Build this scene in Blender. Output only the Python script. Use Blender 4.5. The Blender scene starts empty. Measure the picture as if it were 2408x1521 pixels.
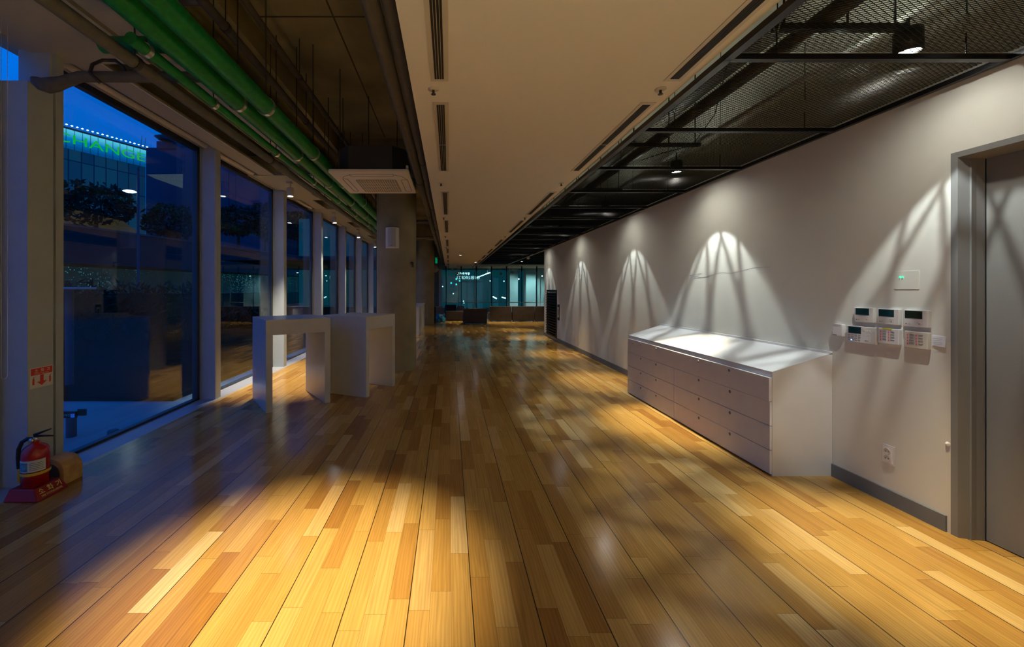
import bpy, bmesh, math, random
from mathutils import Vector, Matrix
random.seed(7)
PI = math.pi
sc = bpy.context.scene
col = sc.collection
F = 936.0; PX = 1057.0; PY = 679.0; EYE = 1.5

def at(x, y, Y):
    return Vector(((x-PX)/F*Y, Y, EYE-(y-PY)/F*Y))
def fl(x, y):
    Y = EYE*F/(y-PY); return Vector(((x-PX)/F*Y, Y, 0))

# ------------------------------------------------------------------ materials
def mat(name, color=(.5,.5,.5), rough=.6, metal=0., spec=.5, noise=0., nscale=8., bump=0., bscale=60., emis=None, estr=0., coat=0.):
    m = bpy.data.materials.new(name); m.use_nodes = True
    nt = m.node_tree; b = nt.nodes['Principled BSDF']
    b.inputs['Roughness'].default_value = rough; b.inputs['Metallic'].default_value = metal
    b.inputs['Specular IOR Level'].default_value = spec
    b.inputs['Base Color'].default_value = (*color, 1)
    b.inputs['Coat Weight'].default_value = coat
    tc = nt.nodes.new('ShaderNodeTexCoord')
    if noise:
        n = nt.nodes.new('ShaderNodeTexNoise'); n.inputs['Scale'].default_value = nscale
        n.inputs['Detail'].default_value = 5
        nt.links.new(tc.outputs['Object'], n.inputs['Vector'])
        r = nt.nodes.new('ShaderNodeValToRGB')
        r.color_ramp.elements[0].position = .3; r.color_ramp.elements[1].position = .7
        r.color_ramp.elements[0].color = tuple(max(0, c*(1-noise)) for c in color)+(1,)
        r.color_ramp.elements[1].color = tuple(min(1, c*(1+noise)) for c in color)+(1,)
        nt.links.new(n.outputs['Fac'], r.inputs['Fac']); nt.links.new(r.outputs['Color'], b.inputs['Base Color'])
    if bump:
        n2 = nt.nodes.new('ShaderNodeTexNoise'); n2.inputs['Scale'].default_value = bscale
        nt.links.new(tc.outputs['Object'], n2.inputs['Vector'])
        bp = nt.nodes.new('ShaderNodeBump'); bp.inputs['Strength'].default_value = bump; bp.inputs['Distance'].default_value = .01
        nt.links.new(n2.outputs['Fac'], bp.inputs['Height']); nt.links.new(bp.outputs['Normal'], b.inputs['Normal'])
    if emis:
        b.inputs['Emission Color'].default_value = (*emis, 1); b.inputs['Emission Strength'].default_value = estr
    return m

def glass_mat(name, tint=(.92,.97,.97), ior=1.5, boost=1.0):
    m = bpy.data.materials.new(name); m.use_nodes = True; nt = m.node_tree
    nt.nodes.clear()
    o = nt.nodes.new('ShaderNodeOutputMaterial'); mx = nt.nodes.new('ShaderNodeMixShader')
    t = nt.nodes.new('ShaderNodeBsdfTransparent'); t.inputs['Color'].default_value = (*tint, 1)
    g = nt.nodes.new('ShaderNodeBsdfGlossy'); g.inputs['Roughness'].default_value = 0.0
    f = nt.nodes.new('ShaderNodeLayerWeight'); f.inputs['Blend'].default_value = .5
    pw_ = nt.nodes.new('ShaderNodeMath'); pw_.operation = 'POWER'; pw_.inputs[1].default_value = 5; nt.links.new(f.outputs['Facing'], pw_.inputs[0])
    r0 = ((ior-1)/(ior+1))**2*boost
    mu = nt.nodes.new('ShaderNodeMath'); mu.operation = 'MULTIPLY_ADD'; mu.inputs[1].default_value = 1-r0; mu.inputs[2].default_value = r0; mu.use_clamp = True
    nt.links.new(pw_.outputs[0], mu.inputs[0]); nt.links.new(mu.outputs[0], mx.inputs[0])
    nt.links.new(t.outputs[0], mx.inputs[1]); nt.links.new(g.outputs[0], mx.inputs[2]); nt.links.new(mx.outputs[0], o.inputs[0])
    return m

def floor_mat():
    m = bpy.data.materials.new('oak_strip_floor'); m.use_nodes = True; nt = m.node_tree; N = nt.nodes; L = nt.links
    b = N['Principled BSDF']
    tc = N.new('ShaderNodeTexCoord'); sp = N.new('ShaderNodeSeparateXYZ'); L.new(tc.outputs['Object'], sp.inputs[0])
    def M(op, a, bb=None, c=None, clamp=False):
        n = N.new('ShaderNodeMath'); n.operation = op; n.use_clamp = clamp
        for i, v in enumerate((a, bb, c)):
            if v is None: continue
            if isinstance(v, (int, float)): n.inputs[i].default_value = v
            else: L.new(v, n.inputs[i])
        return n.outputs[0]
    W = .1; LN = .62
    u = M('DIVIDE', M('ADD', sp.outputs[0], .192+30), W)
    iu = M('FLOOR', u); fu = M('FRACT', u)
    wn = N.new('ShaderNodeTexWhiteNoise'); wn.noise_dimensions = '1D'; L.new(iu, wn.inputs['W'])
    v = M('ADD', M('DIVIDE', sp.outputs[1], LN), M('MULTIPLY', wn.outputs['Value'], 7.3))
    iv = M('FLOOR', v); fv = M('FRACT', v)
    cb = N.new('ShaderNodeCombineXYZ'); L.new(iu, cb.inputs[0]); L.new(iv, cb.inputs[1])
    w2 = N.new('ShaderNodeTexWhiteNoise'); w2.noise_dimensions = '2D'; L.new(cb.outputs[0], w2.inputs['Vector'])
    rp = N.new('ShaderNodeValToRGB'); cr = rp.color_ramp
    cols = [(0,(.31,.14,.026)),(.10,(.38,.19,.04)),(.35,(.44,.235,.050)),(.65,(.48,.27,.062)),(.86,(.52,.305,.08)),(.95,(.56,.35,.12)),(1,(.64,.44,.18))]
    cr.elements[0].position = 0; cr.elements[0].color = (*cols[0][1], 1); cr.elements[1].position = 1; cr.elements[1].color = (*cols[-1][1], 1)
    for p, c in cols[1:-1]:
        e = cr.elements.new(p); e.color = (*c, 1)
    L.new(w2.outputs['Value'], rp.inputs[0])
    # grain
    sv = N.new('ShaderNodeCombineXYZ')
    L.new(M('MULTIPLY', sp.outputs[0], 34.), sv.inputs[0]); L.new(M('MULTIPLY', sp.outputs[1], 2.2), sv.inputs[1])
    L.new(M('MULTIPLY', w2.outputs['Value'], 57.), sv.inputs[2])
    gn = N.new('ShaderNodeTexNoise'); gn.inputs['Scale'].default_value = 1.; gn.inputs['Detail'].default_value = 6; gn.inputs['Distortion'].default_value = 1.3
    L.new(sv.outputs[0], gn.inputs['Vector'])
    wv = N.new('ShaderNodeTexWave'); wv.inputs['Scale'].default_value = .55; wv.inputs['Distortion'].default_value = 9; wv.inputs['Detail'].default_value = 2
    L.new(sv.outputs[0], wv.inputs['Vector'])
    gr = M('ADD', M('MULTIPLY', gn.outputs['Fac'], .55), M('MULTIPLY', wv.outputs['Fac'], .16))
    gr = M('ADD', gr, .62)
    mulc = N.new('ShaderNodeVectorMath'); mulc.operation = 'SCALE'; L.new(rp.outputs[0], mulc.inputs[0]); L.new(gr, mulc.inputs['Scale'])
    # seams: every third is a deep board joint
    d1 = M('MINIMUM', fu, M('SUBTRACT', 1., fu))
    thin = M('LESS_THAN', d1, .009)
    u3 = M('FRACT', M('DIVIDE', u, 3.))
    d3 = M('MINIMUM', u3, M('SUBTRACT', 1., u3)); thick = M('LESS_THAN', d3, .0085)
    d2 = M('MINIMUM', fv, M('SUBTRACT', 1., fv)); endj = M('LESS_THAN', d2, .0022)
    s = M('MAXIMUM', M('MULTIPLY', thin, .45), M('MAXIMUM', M('MULTIPLY', thick, .93), M('MULTIPLY', endj, .45)))
    mx = N.new('ShaderNodeMixRGB'); L.new(s, mx.inputs[0]); L.new(mulc.outputs[0], mx.inputs[1]); mx.inputs[2].default_value = (.02,.012,.006,1)
    L.new(mx.outputs[0], b.inputs['Base Color'])
    rn = N.new('ShaderNodeTexNoise'); rn.inputs['Scale'].default_value = 2.5; rn.inputs['Detail'].default_value = 4; L.new(tc.outputs['Object'], rn.inputs['Vector'])
    L.new(M('ADD', M('MULTIPLY', rn.outputs['Fac'], .12), .11), b.inputs['Roughness'])
    b.inputs['Specular IOR Level'].default_value = .42
    bp = N.new('ShaderNodeBump'); bp.inputs['Strength'].default_value = .35; bp.inputs['Distance'].default_value = .002
    hs = M('ADD', M('MULTIPLY', s, -1.), M('MULTIPLY', w2.outputs['Value'], .15)); L.new(hs, bp.inputs['Height'])
    L.new(bp.outputs[0], b.inputs['Normal'])
    return m

def concrete_mat():
    m = mat('raw_concrete', (.27,.225,.11),   .75, noise=.5, nscale=1.1, bump=.3, bscale=30)
    return m

MT = {}
MT['floor'] = floor_mat()
MT['wall'] = mat('white_wall_paint', (.75,.74,.65), .55, bump=.025, bscale=120, noise=.03, nscale=1.5)
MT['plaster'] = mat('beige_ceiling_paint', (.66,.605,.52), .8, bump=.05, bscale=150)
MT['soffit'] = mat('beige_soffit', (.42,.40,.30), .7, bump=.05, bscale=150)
MT['concrete'] = concrete_mat()
MT['column'] = mat('column_concrete', (.28,.25,.16), .7, noise=.22, nscale=2.2, bump=.35, bscale=25)
MT['mullion'] = mat('grey_mullion_paint', (.42,.48,.50), .42, noise=.03)
MT['darkframe'] = mat('dark_aluminium', (.06,.075,.085), .4, metal=.5)
MT['sill'] = mat('sill_metal', (.42,.44,.46), .38, metal=.25)
MT['white'] = mat('white_laminate', (.76,.76,.75), .28, noise=.015)
MT['tablew'] = mat('grey_white_table_paint', (.60,.60,.58), .3, noise=.02)
MT['chestfront'] = mat('drawer_front_paint', (.74,.70,.64), .5, noise=.03)
MT['edge'] = mat('pale_edge_band', (.85,.85,.83), .4)
MT['hole'] = mat('dark_finger_hole', (.20,.18,.16), .6)
MT['base'] = mat('grey_baseboard', (.17,.18,.185), .5)
MT['doorpaint'] = mat('grey_door_paint', (.25,.245,.225), .42, bump=.1, bscale=250)
MT['doorframe'] = mat('grey_door_frame_paint', (.24,.24,.23), .38)
MT['blackmetal'] = mat('black_grid_steel', (.012,.012,.013), .35, metal=.3)
MT['meshsteel'] = mat('expanded_metal', (.035,.034,.032), .35, metal=.8)
MT['green'] = mat('green_pipe_wrap', (.002,.17,.018), .42, noise=.25, nscale=30, bump=.15, bscale=90)
MT['greypipe'] = mat('grey_pipe_wrap', (.105,.10,.078), .7, noise=.15, nscale=20, bump=.2, bscale=60)
MT['darkpipe'] = mat('dark_pipe_wrap', (.085,.072,.055), .6, noise=.15, nscale=12, bump=.2, bscale=60)
MT['steel'] = mat('bright_steel', (.75,.70,.58), .28, metal=.95)
MT['rod'] = mat('threaded_rod_steel', (.07,.065,.055), .45, metal=.7)
MT['acpanel'] = mat('ac_panel_plastic', (.78,.70,.58), .45)
MT['acgrille'] = mat('ac_grille_plastic', (.36,.31,.23), .6)
MT['acbody'] = mat('ac_casing', (.05,.05,.05), .5, metal=.4)
MT['black'] = mat('black_plastic', (.01,.01,.011), .45)
MT['slot'] = mat('diffuser_dark', (.012,.010,.008), .7)
MT['diff'] = mat('diffuser_frame', (.50,.44,.35), .45)
MT['lcd'] = mat('lcd_screen', (.012,.05,.06), .12)
MT['lcd2'] = mat('lcd_screen_dark', (.008,.02,.012), .12)
MT['device'] = mat('off_white_plastic', (.72,.70,.68), .4)
MT['device2'] = mat('cream_plastic', (.66,.63,.54), .4)
MT['print'] = mat('grey_print', (.20,.20,.20), .6)
MT['printred'] = mat('red_print', (.65,.12,.14), .6)
MT['sticker'] = mat('yellow_sticker', (.62,.62,.10), .6)
MT['paper'] = mat('white_paper', (.82,.81,.84), .8)
MT['led'] = mat('green_led', (0,.4,.2), .4, emis=(.0,1,.35), estr=4)
MT['ledb'] = mat('blue_led', (0,.1,.6), .4, emis=(.1,.3,1), estr=4)
MT['red'] = mat('red_extinguisher_paint', (.42,.008,.008), .22, coat=.4)
MT['redbase'] = mat('red_plastic_stand', (.30,.008,.01), .35)
MT['signred'] = mat('red_sign_print', (.70,.05,.03), .5)
MT['signwhite'] = mat('white_sign', (.70,.68,.62), .5)
MT['gold'] = mat('yellow_lettering', (.80,.62,.18), .5)
MT['yellow'] = mat('yellow_band', (.65,.45,.03), .5)
MT['labelp'] = mat('printed_label', (.62,.66,.68), .45)
MT['labelb'] = mat('blue_label_print', (.10,.32,.42), .45, noise=.5, nscale=60)
MT['wood'] = mat('pine_block', (.55,.32,.10), .6, noise=.25, nscale=14)
MT['woodend'] = mat('dark_wood_end', (.07,.045,.02), .8)
MT['sofa'] = mat('dark_brown_leather', (.045,.032,.028), .5, noise=.2, nscale=6)
MT['sofalight'] = mat('taupe_fabric', (.20,.17,.155), .8, noise=.1)
MT['blue'] = mat('blue_cloth', (.01,.22,.42), .6, noise=.4, nscale=10)
MT['lens'] = mat('lamp_lens', (1,1,1), .3, emis=(1,.97,.92), estr=130)
MT['lensL'] = mat('track_lamp_lens', (1,1,1), .3, emis=(1,.95,.86), estr=60)
MT['lampbody'] = mat('white_lamp_body', (.55,.53,.50), .4)
MT['glass'] = glass_mat('window_glass', (.84,.93,.94), 1.52, 1.9)
MT['glassfar'] = glass_mat('far_glass', (.80,.95,.95), 1.45)
MT['partition'] = mat('white_column_paint', (.60,.62,.60), .6)
MT['exitg'] = mat('green_exit_sign', (0,.2,.08), .4, emis=(0,.7,.25), estr=.25)

# ------------------------------------------------------------------ mesh builder
class MB:
    def __init__(s): s.v = []; s.f = []; s.sm = []
    def add(s, vs, fs, smooth=False):
        o = len(s.v); s.v += [tuple(p) for p in vs]
        for f in fs: s.f.append(tuple(i+o for i in f)); s.sm.append(smooth)
        return s
    def box(s, x0, x1, y0, y1, z0, z1, M=None):
        vs = [Vector((x, y, z)) for z in (z0, z1) for y in (y0, y1) for x in (x0, x1)]
        if M: vs = [M @ p for p in vs]
        return s.add(vs, [(0,2,3,1),(4,5,7,6),(0,1,5,4),(2,6,7,3),(0,4,6,2),(1,3,7,5)])
    def tube(s, pts, r, n=16, caps=True):
        pts = [Vector(p) for p in pts]; rings = []
        up = None
        for i, p in enumerate(pts):
            d = (pts[min(i+1, len(pts)-1)]-pts[max(i-1, 0)]).normalized()
            if up is None:
                up = Vector((0,0,1)) if abs(d.z) < .9 else Vector((1,0,0))
            a = d.cross(up).normalized(); b = a.cross(d).normalized(); up = b
            rr = r[i] if isinstance(r, (list, tuple)) else r
            rings.append([p+a*math.cos(2*PI*k/n)*rr+b*math.sin(2*PI*k/n)*rr for k in range(n)])
        vs = [p for R in rings for p in R]; fs = []
        for i in range(len(rings)-1):
            for k in range(n):
                k2 = (k+1) % n; fs.append((i*n+k, i*n+k2, (i+1)*n+k2, (i+1)*n+k))
        s.add(vs, fs, True)
        if caps:
            s.add(rings[0], [tuple(range(n))]); s.add(rings[-1], [tuple(range(n-1, -1, -1))])
        return s
    def lathe(s, prof, c=(0,0,0), n=32, M=None):
        c = Vector(c); vs = []
        for (r, z) in prof:
            for k in range(n):
                p = Vector((r*math.cos(2*PI*k/n), r*math.sin(2*PI*k/n), z))
                if M: p = M @ p
                vs.append(p+c)
        fs = []
        for i in range(len(prof)-1):
            for k in range(n):
                k2 = (k+1) % n; fs.append((i*n+k, i*n+k2, (i+1)*n+k2, (i+1)*n+k))
        s.add(vs, fs, True)
        return s
    def prism(s, poly, a, b, M=None):
        """poly: list of 2d (u,v); extruded in w from a to b; M maps (u,v,w)->world"""
        n = len(poly); vs = [Vector((u, v, a)) for u, v in poly]+[Vector((u, v, b)) for u, v in poly]
        if M: vs = [M @ p for p in vs]
        fs = [tuple(range(n-1, -1, -1)), tuple(range(n, 2*n))]+[(i, (i+1) % n, n+(i+1) % n, n+i) for i in range(n)]
        return s.add(vs, fs)
    def build(s, name, m, parent=None, bevel=0., origin=None, seg=2):
        me = bpy.data.meshes.new(name)
        vs = s.v
        if parent:
            iv = world_of(parent).inverted(); vs = [tuple(iv @ Vector(p)) for p in vs]
        elif origin is None:
            xs, ys, zs = zip(*vs); origin = ((min(xs)+max(xs))/2, (min(ys)+max(ys))/2, min(zs))
        if origin is not None:
            o = Vector(origin); vs = [tuple(Vector(p)-o) for p in vs]
        me.from_pydata(vs, [], s.f); me.polygons.foreach_set('use_smooth', s.sm); me.update()
        bm = bmesh.new(); bm.from_mesh(me); bmesh.ops.recalc_face_normals(bm, faces=bm.faces); bm.to_mesh(me); bm.free()
        me.materials.append(MT[m] if isinstance(m, str) else m)
        ob = bpy.data.objects.new(name, me); col.objects.link(ob)
        if origin is not None: ob.location = Vector(origin)
        if parent:
            ob.parent = parent
        if bevel:
            bv = ob.modifiers.new('bevel', 'BEVEL'); bv.width = bevel; bv.segments = seg; bv.limit_method = 'ANGLE'
        return ob
def world_of(o):
    m = Matrix.LocRotScale(o.location, o.rotation_euler, o.scale)
    return (world_of(o.parent) @ m) if o.parent else m
def tag(o, label=None, cat=None, group=None, kind=None):
    if label: o['label'] = label
    if cat: o['category'] = cat
    if group: o['group'] = group
    if kind: o['kind'] = kind
    return o
def thing(name, loc, label=None, cat=None, group=None, kind=None, rz=0):
    o = bpy.data.objects.new(name, None); col.objects.link(o); o.location = loc; o.rotation_euler = (0,0,rz)
    o.empty_display_size = .1
    return tag(o, label, cat, group, kind)
def copy_tree(o, parent=None):
    c = o.copy(); col.objects.link(c)
    if parent: c.parent = parent
    for ch in list(o.children): copy_tree(ch, c)
    return c
def struct(name, mb, m, label=None, bevel=0, cat=None):
    o = mb.build(name, m, bevel=bevel, origin=(0,0,0)); o['kind'] = 'structure'
    if label: o['label'] = label
    if cat: o['category'] = cat
    return o
def text_mesh(txt, size, M, name, m, parent, width=None, extrude=.0005):
    cu = bpy.data.curves.new('t', 'FONT'); cu.body = txt; cu.size = size; cu.extrude = extrude; cu.align_x = 'CENTER'; cu.align_y = 'CENTER'
    ob = bpy.data.objects.new('t', cu); col.objects.link(ob)
    dg = bpy.context.evaluated_depsgraph_get(); me = bpy.data.meshes.new_from_object(ob.evaluated_get(dg))
    xs = [v.co.x for v in me.vertices]; w = max(xs)-min(xs)
    k = width/w if width else 1
    mb = MB(); mb.add([M @ Vector((v.co.x*k, v.co.y, v.co.z)) for v in me.vertices], [tuple(p.vertices) for p in me.polygons])
    bpy.data.objects.remove(ob); bpy.data.curves.remove(cu); bpy.data.meshes.remove(me)
    return mb.build(name, m, parent)
# hangul glyphs as strokes inside a unit square (x right, y up)
HG = {
 'so': [((.5,.95),(.2,.5)),((.5,.85),(.8,.5)),((.5,.45),(.5,.15)),((.05,.12),(.95,.12))],
 'hwa': [((.2,.95),(.45,.95)),((.08,.8),(.6,.8)),'c(.33,.58,.15)',((.33,.4),(.33,.2)),((.03,.17),(.65,.2)),((.8,1),(.8,0)),((.8,.5),(.98,.5))],
 'gi': [((.1,.85),(.6,.85)),((.6,.85),(.55,.5)),((.55,.5),(.1,.15)),((.85,1),(.85,0))],
 'ju': [((.15,.95),(.85,.95)),((.5,.95),(.2,.6)),((.5,.9),(.8,.6)),((.03,.42),(.97,.42)),((.5,.42),(.5,.05))],
 'cha': [((.25,.97),(.4,.97)),((.05,.8),(.6,.8)),((.33,.8),(.05,.3)),((.33,.75),(.62,.3)),((.8,1),(.8,0)),((.8,.5),(.98,.5))],
 'jang': [((.05,.95),(.6,.95)),((.33,.95),(.05,.5)),((.33,.9),(.62,.5)),((.8,1),(.8,.45)),((.8,.72),(.98,.72)),'c(.5,.2,.18)'],
 'mun': [((.2,.95),(.8,.95)),((.8,.95),(.8,.62)),((.8,.62),(.2,.62)),((.2,.62),(.2,.95)),((.03,.45),(.97,.45)),((.5,.45),(.5,.28)),((.2,.3),(.2,.05)),((.2,.05),(.85,.05))],
}
def strokes(mb, keys, M, size, gap=.25, w=.1, t=.0006):
    x = 0
    for k in keys:
        for st in HG[k]:
            if isinstance(st, str):
                cx, cy, r = eval(st[1:]); n = 14
                pts = [(cx+r*math.cos(2*PI*i/n), cy+r*math.sin(2*PI*i/n)) for i in range(n+1)]
                segs = list(zip(pts[:-1], pts[1:]))
            else: segs = [st]
            for a, b in segs:
                a = Vector(a); b = Vector(b); d = (b-a).normalized(); p = Vector((-d.y, d.x))*w/2; e = d*w*.3
                q = [a-e+p, a-e-p, b+e-p, b+e+p]
                mb.prism([((x+v.x)*size, v.y*size) for v in q], 0, t, M)
        x += 1+gap
    return mb
def basis(o, ux, uy):
    ux = Vector(ux).normalized(); uy = Vector(uy); uy = (uy-ux*uy.dot(ux)).normalized(); uz = ux.cross(uy)
    m = Matrix((ux, uy, uz)).transposed().to_4x4(); m.translation = Vector(o); return m

# ------------------------------------------------------------------ camera, world
cam = bpy.data.cameras.new('camera'); co = bpy.data.objects.new('camera', cam); col.objects.link(co)
co.location = (0, 0, EYE); co.rotation_euler = (PI/2, 0, 0)
cam.sensor_width = 36; cam.lens = 36*F/2408; cam.shift_x = (1204-PX)/2408; cam.shift_y = -(760.5-PY)/2408
cam.clip_start = .02; cam.clip_end = 500
sc.camera = co
sc.view_settings.view_transform = 'Standard'; sc.view_settings.look = 'None'; sc.view_settings.exposure = 0
w = bpy.data.worlds.new('dusk'); sc.world = w; w.use_nodes = True; nt = w.node_tree; bg = nt.nodes['Background']
tc = nt.nodes.new('ShaderNodeTexCoord'); sp = nt.nodes.new('ShaderNodeSeparateXYZ'); nt.links.new(tc.outputs['Generated'], sp.inputs[0])
rp = nt.nodes.new('ShaderNodeValToRGB'); nt.links.new(sp.outputs[2], rp.inputs[0])
cr = rp.color_ramp; cr.elements[0].position = 0; cr.elements[0].color = (.001,.11,.46,1)
cr.elements[1].position = .75; cr.elements[1].color = (.0,.16,.80,1)
e = cr.elements.new(.25); e.color = (.0,.12,.58,1)
cn = nt.nodes.new('ShaderNodeTexNoise'); cn.inputs['Scale'].default_value = 2.5; cn.inputs['Detail'].default_value = 5
mp = nt.nodes.new('ShaderNodeMapping'); mp.inputs['Scale'].default_value = (1,1,4); nt.links.new(tc.outputs['Generated'], mp.inputs[0]); nt.links.new(mp.outputs[0], cn.inputs['Vector'])
ma = nt.nodes.new('ShaderNodeMath'); ma.operation = 'MULTIPLY_ADD'; ma.inputs[1].default_value = .9; ma.inputs[2].default_value = .75; nt.links.new(cn.outputs['Fac'], ma.inputs[0])
nt.links.new(rp.outputs[0], bg.inputs[0]); nt.links.new(ma.outputs[0], bg.inputs[1])

# ------------------------------------------------------------------ room shell
XG = -3.41; XM = -3.18; XS = -3.14; XW = 3.07; YE = 24.2; YB = -4.5; ZC = 2.75; ZS = 4.2; XR = 8.0; ZH = 3.40
YC = 12.9
struct('floor', MB().box(XS, XR, YB, YE, -.1, 0), 'floor', 'oak strip floor in mixed honey and brown tones')
struct('trim_1', MB().box(XG-.06, XS, YB, YE, -.1, 0), 'sill', 'flat grey metal sill strip along the foot of the windows')
# right wall with door opening Y 1.25..2.435 Z 0..2.326
DY1 = 2.435; DY0 = 1.15; DZ = 2.326
struct('wall_right', MB().box(XW, XW+.25, DY1, YC, 0, ZS).box(XW, XW+.25, DY0, DY1, DZ, ZS).box(XW, XW+.25, YB, DY0, 0, ZS), 'wall', 'long white wall on the right')
struct('wall_right_end', MB().box(XW+.25, XR, YC-.2, YC, 0, ZS), 'wall')
struct('wall_side', MB().box(XR, XR+.2, YC-.2, YE+6, 0, ZS), 'wall')
struct('wall_back', MB().box(XG-.1, XW+.25, YB-.2, YB, 0, ZS), 'wall')
struct('baseboard_right', MB().box(XW-.012, XW, DY1+.02, YC+.01, 0, .10), 'base', 'low grey baseboard')
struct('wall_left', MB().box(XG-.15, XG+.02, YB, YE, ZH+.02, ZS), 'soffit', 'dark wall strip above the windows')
# concrete slab, beams
struct('ceiling', MB().box(XG-.2, XR, YB, YE, ZS, ZS+.2), 'concrete', 'raw concrete ceiling slab')
seam = MB().box(-1.95, -.25, 3.94, 3.955, ZS-.004, ZS).box(-1.16, -1.145, YB, 7.1, ZS-.004, ZS)
struct('trim_2', seam, 'woodend')
struct('trim_3', MB().box(-2.45, -1.98, YB, YE, 3.95, ZS), 'concrete', 'shallow concrete beam along the ceiling')
struct('trim_4', MB().box(-1.98, -.235, 7.15, 7.9, 3.55, ZS).box(-1.98, -.235, 16.7, 17.4, 3.55, ZS), 'concrete', 'concrete cross beams above the columns')
# plaster ceiling
struct('ceiling_plaster', MB().box(-.235, 1.42, YB, YE-.05, ZC, ZC+.12), 'plaster', 'long beige plaster ceiling panel')
struct('trim_5', MB().box(-.235, -.22, YB, YE-.05, ZC+.12, ZS), 'concrete')
struct('trim_6', MB().box(1.42, 1.475, YB, 20.6, ZC+.035, ZC+.12), 'plaster', 'recessed pale strip between the plaster ceiling and the black grid')
# far ceiling pieces
struct('trim_7', MB().box(1.42, XR, 20.7, YE-.05, ZC, ZC+.1), 'soffit', 'beige ceiling strip before the far glass wall')
struct('trim_8', MB().box(5.0, XR, YC, 20.7, ZC-.06, ZC+.1), 'wall')

# door
d = thing('door_1', (XW+.12, 2.0, 0), 'grey door in a stepped grey metal frame at the right edge', kind='structure')
fr = MB()
prof = [(XW-.004, DY1), (XW-.004, DY1-.034), (XW+.045, DY1-.052), (XW+.045, DY1-.060), (XW+.075, DY1-.060), (XW+.115, DY1-.066), (XW+.2, DY1-.066), (XW+.2, DY1)]
fr.prism([(a, b) for a, b in prof], 0, DZ)
pt = [(XW-.004, DZ), (XW-.004, DZ-.034), (XW+.045, DZ-.046), (XW+.115, DZ-.052), (XW+.2, DZ-.052), (XW+.2, DZ)]
fr.prism([(a, b) for a, b in pt], -DY1+.0342, -DY0, Matrix(((1,0,0,0),(0,0,-1,0),(0,1,0,0),(0,0,0,1))))
fr.box(XW-.004, XW+.2, DY0, DY0+.06, 0, DZ)
fr.build('door_frame', 'doorframe', d)
MB().box(XW+.122, XW+.165, DY0+.06, DY1-.067, .006, DZ-.053).build('door_leaf', 'doorpaint', d)
MB().box(XW+.118, XW+.122, DY1-.069, DY1-.0665, .0, DZ-.05).build('door_seal', 'black', d)

# ------------------------------------------------------------------ windows on the left
mull = [-3.5, -1.3, .9]+[5.40+2.24*k for k in range(9)]
M1 = (3.0, 3.28)
edges = []   # (y0,y1) glazed bays
prev = YB
allm = [(y, y+.13) for y in mull[:3]]+[M1]+[(y, y+.13) for y in mull[3:]]
for n, (a, b) in enumerate(allm):
    edges.append((prev, a, n)); prev = b
edges.append((prev, YE, len(allm)))
for i, (a, b, n) in enumerate(edges):
    wn_ = thing('window_%d' % (i+1), (XG, (a+b)/2, 0), 'tall window pane in the left glass front', kind='structure')
    MB().box(XG-.006, XG+.006, a-.002, b+.002, 0.0, ZH+.02).build('glass_pane', 'glass', wn_)
    f = MB().box(XG-.045, XG+.02, b-.055, b, 0, ZH).box(XG-.045, XG+.02, a, a+.02, 0, ZH).box(XG-.045, XG+.02, a, b, -.0, .025).box(XG-.045, XG+.02, a, b, ZH-.04, ZH+.03)
    f.build('window_frame', 'darkframe', wn_)
for i, (a, b) in enumerate(allm):
    big = (a == 3.0)
    mb = MB()
    if big:
        mb.box(XG-.05, XM, a, a+.195, 0, 3.07).box(XG-.05, XM-.03, a+.195, a+.215, 0, ZS).box(XG-.05, XM+.0, a+.215, b, 0, ZS)
    else:
        mb.box(XG-.06, XM, a, b, 0, ZH+.2)
        mb.box(XM-.001, XM+.0012, a+.014, a+.018, 0, ZH)
    struct('trim_%d' % (20+i), mb, 'mullion', 'grey metal mullion between two tall windows')
# window-head soffits : strip along glass, boxes, roller blinds
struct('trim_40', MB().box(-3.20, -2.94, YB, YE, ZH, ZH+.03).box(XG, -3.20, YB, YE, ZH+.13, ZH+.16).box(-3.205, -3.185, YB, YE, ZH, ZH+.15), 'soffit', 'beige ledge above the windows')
struct('trim_41', MB().box(-2.945, -2.935, YB, YE, ZH-.001, ZH+.004), 'edge')
struct('trim_42', MB().box(-2.94, -2.2, YB, YE, 3.72, 3.75), 'soffit')
boxes = [(YB, 3.36)]+[(6.66+2.83*k, 6.66+2.83*k+1.85) for k in range(6)]
for i, (a, b) in enumerate(boxes):
    z0 = ZH-.004
    s_ = MB().box(XG+.03, -2.52, a, b, z0, 3.72)
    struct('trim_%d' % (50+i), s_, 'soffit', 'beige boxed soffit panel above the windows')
for i, (a, b) in enumerate([(YB, 3.1), (3.35, 6.0), (6.66, 9.0), (9.5, 11.6), (12.3, 14.4), (15.1, 17.2)]):
    struct('trim_%d' % (60+i), MB().box(-2.47, -2.24, a, b, ZH-.01, ZH+.02), 'soffit')
for i, (a, b, n) in enumerate(edges):
    if b < 1 or i > 10: continue
    pos = ['nearest window', 'window beside the fire sign post', 'second window', 'third window', 'fourth window', 'fifth window', 'sixth window', 'seventh window', 'eighth window', 'ninth window'][max(0, min(9, i-3))]
    t = thing('roller_blind', (-3.30, a, ZH+.05), 'rolled-up pale roller blind at the head of the %s from the left' % pos if i > 4 else ['', '', '', 'rolled-up pale roller blind at the head of the window at the left edge', 'rolled-up pale roller blind at the head of the large window beside the sign post'][i], 'blind', 'rolled blinds above the tall windows')
    MB().tube([(-3.30, a+.02, ZH+.035), (-3.30, b-.02, ZH+.035)], .036, 14).build('blind_roll', mat('blind_fabric', (.60,.56,.46), .45) if i == 0 or 'blind_fabric' not in bpy.data.materials else bpy.data.materials['blind_fabric'], t)
    MB().box(-3.335, -3.325, a+.02, b-.02, ZH-.012, ZH+.02).build('bottom_bar', 'steel', t)
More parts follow.
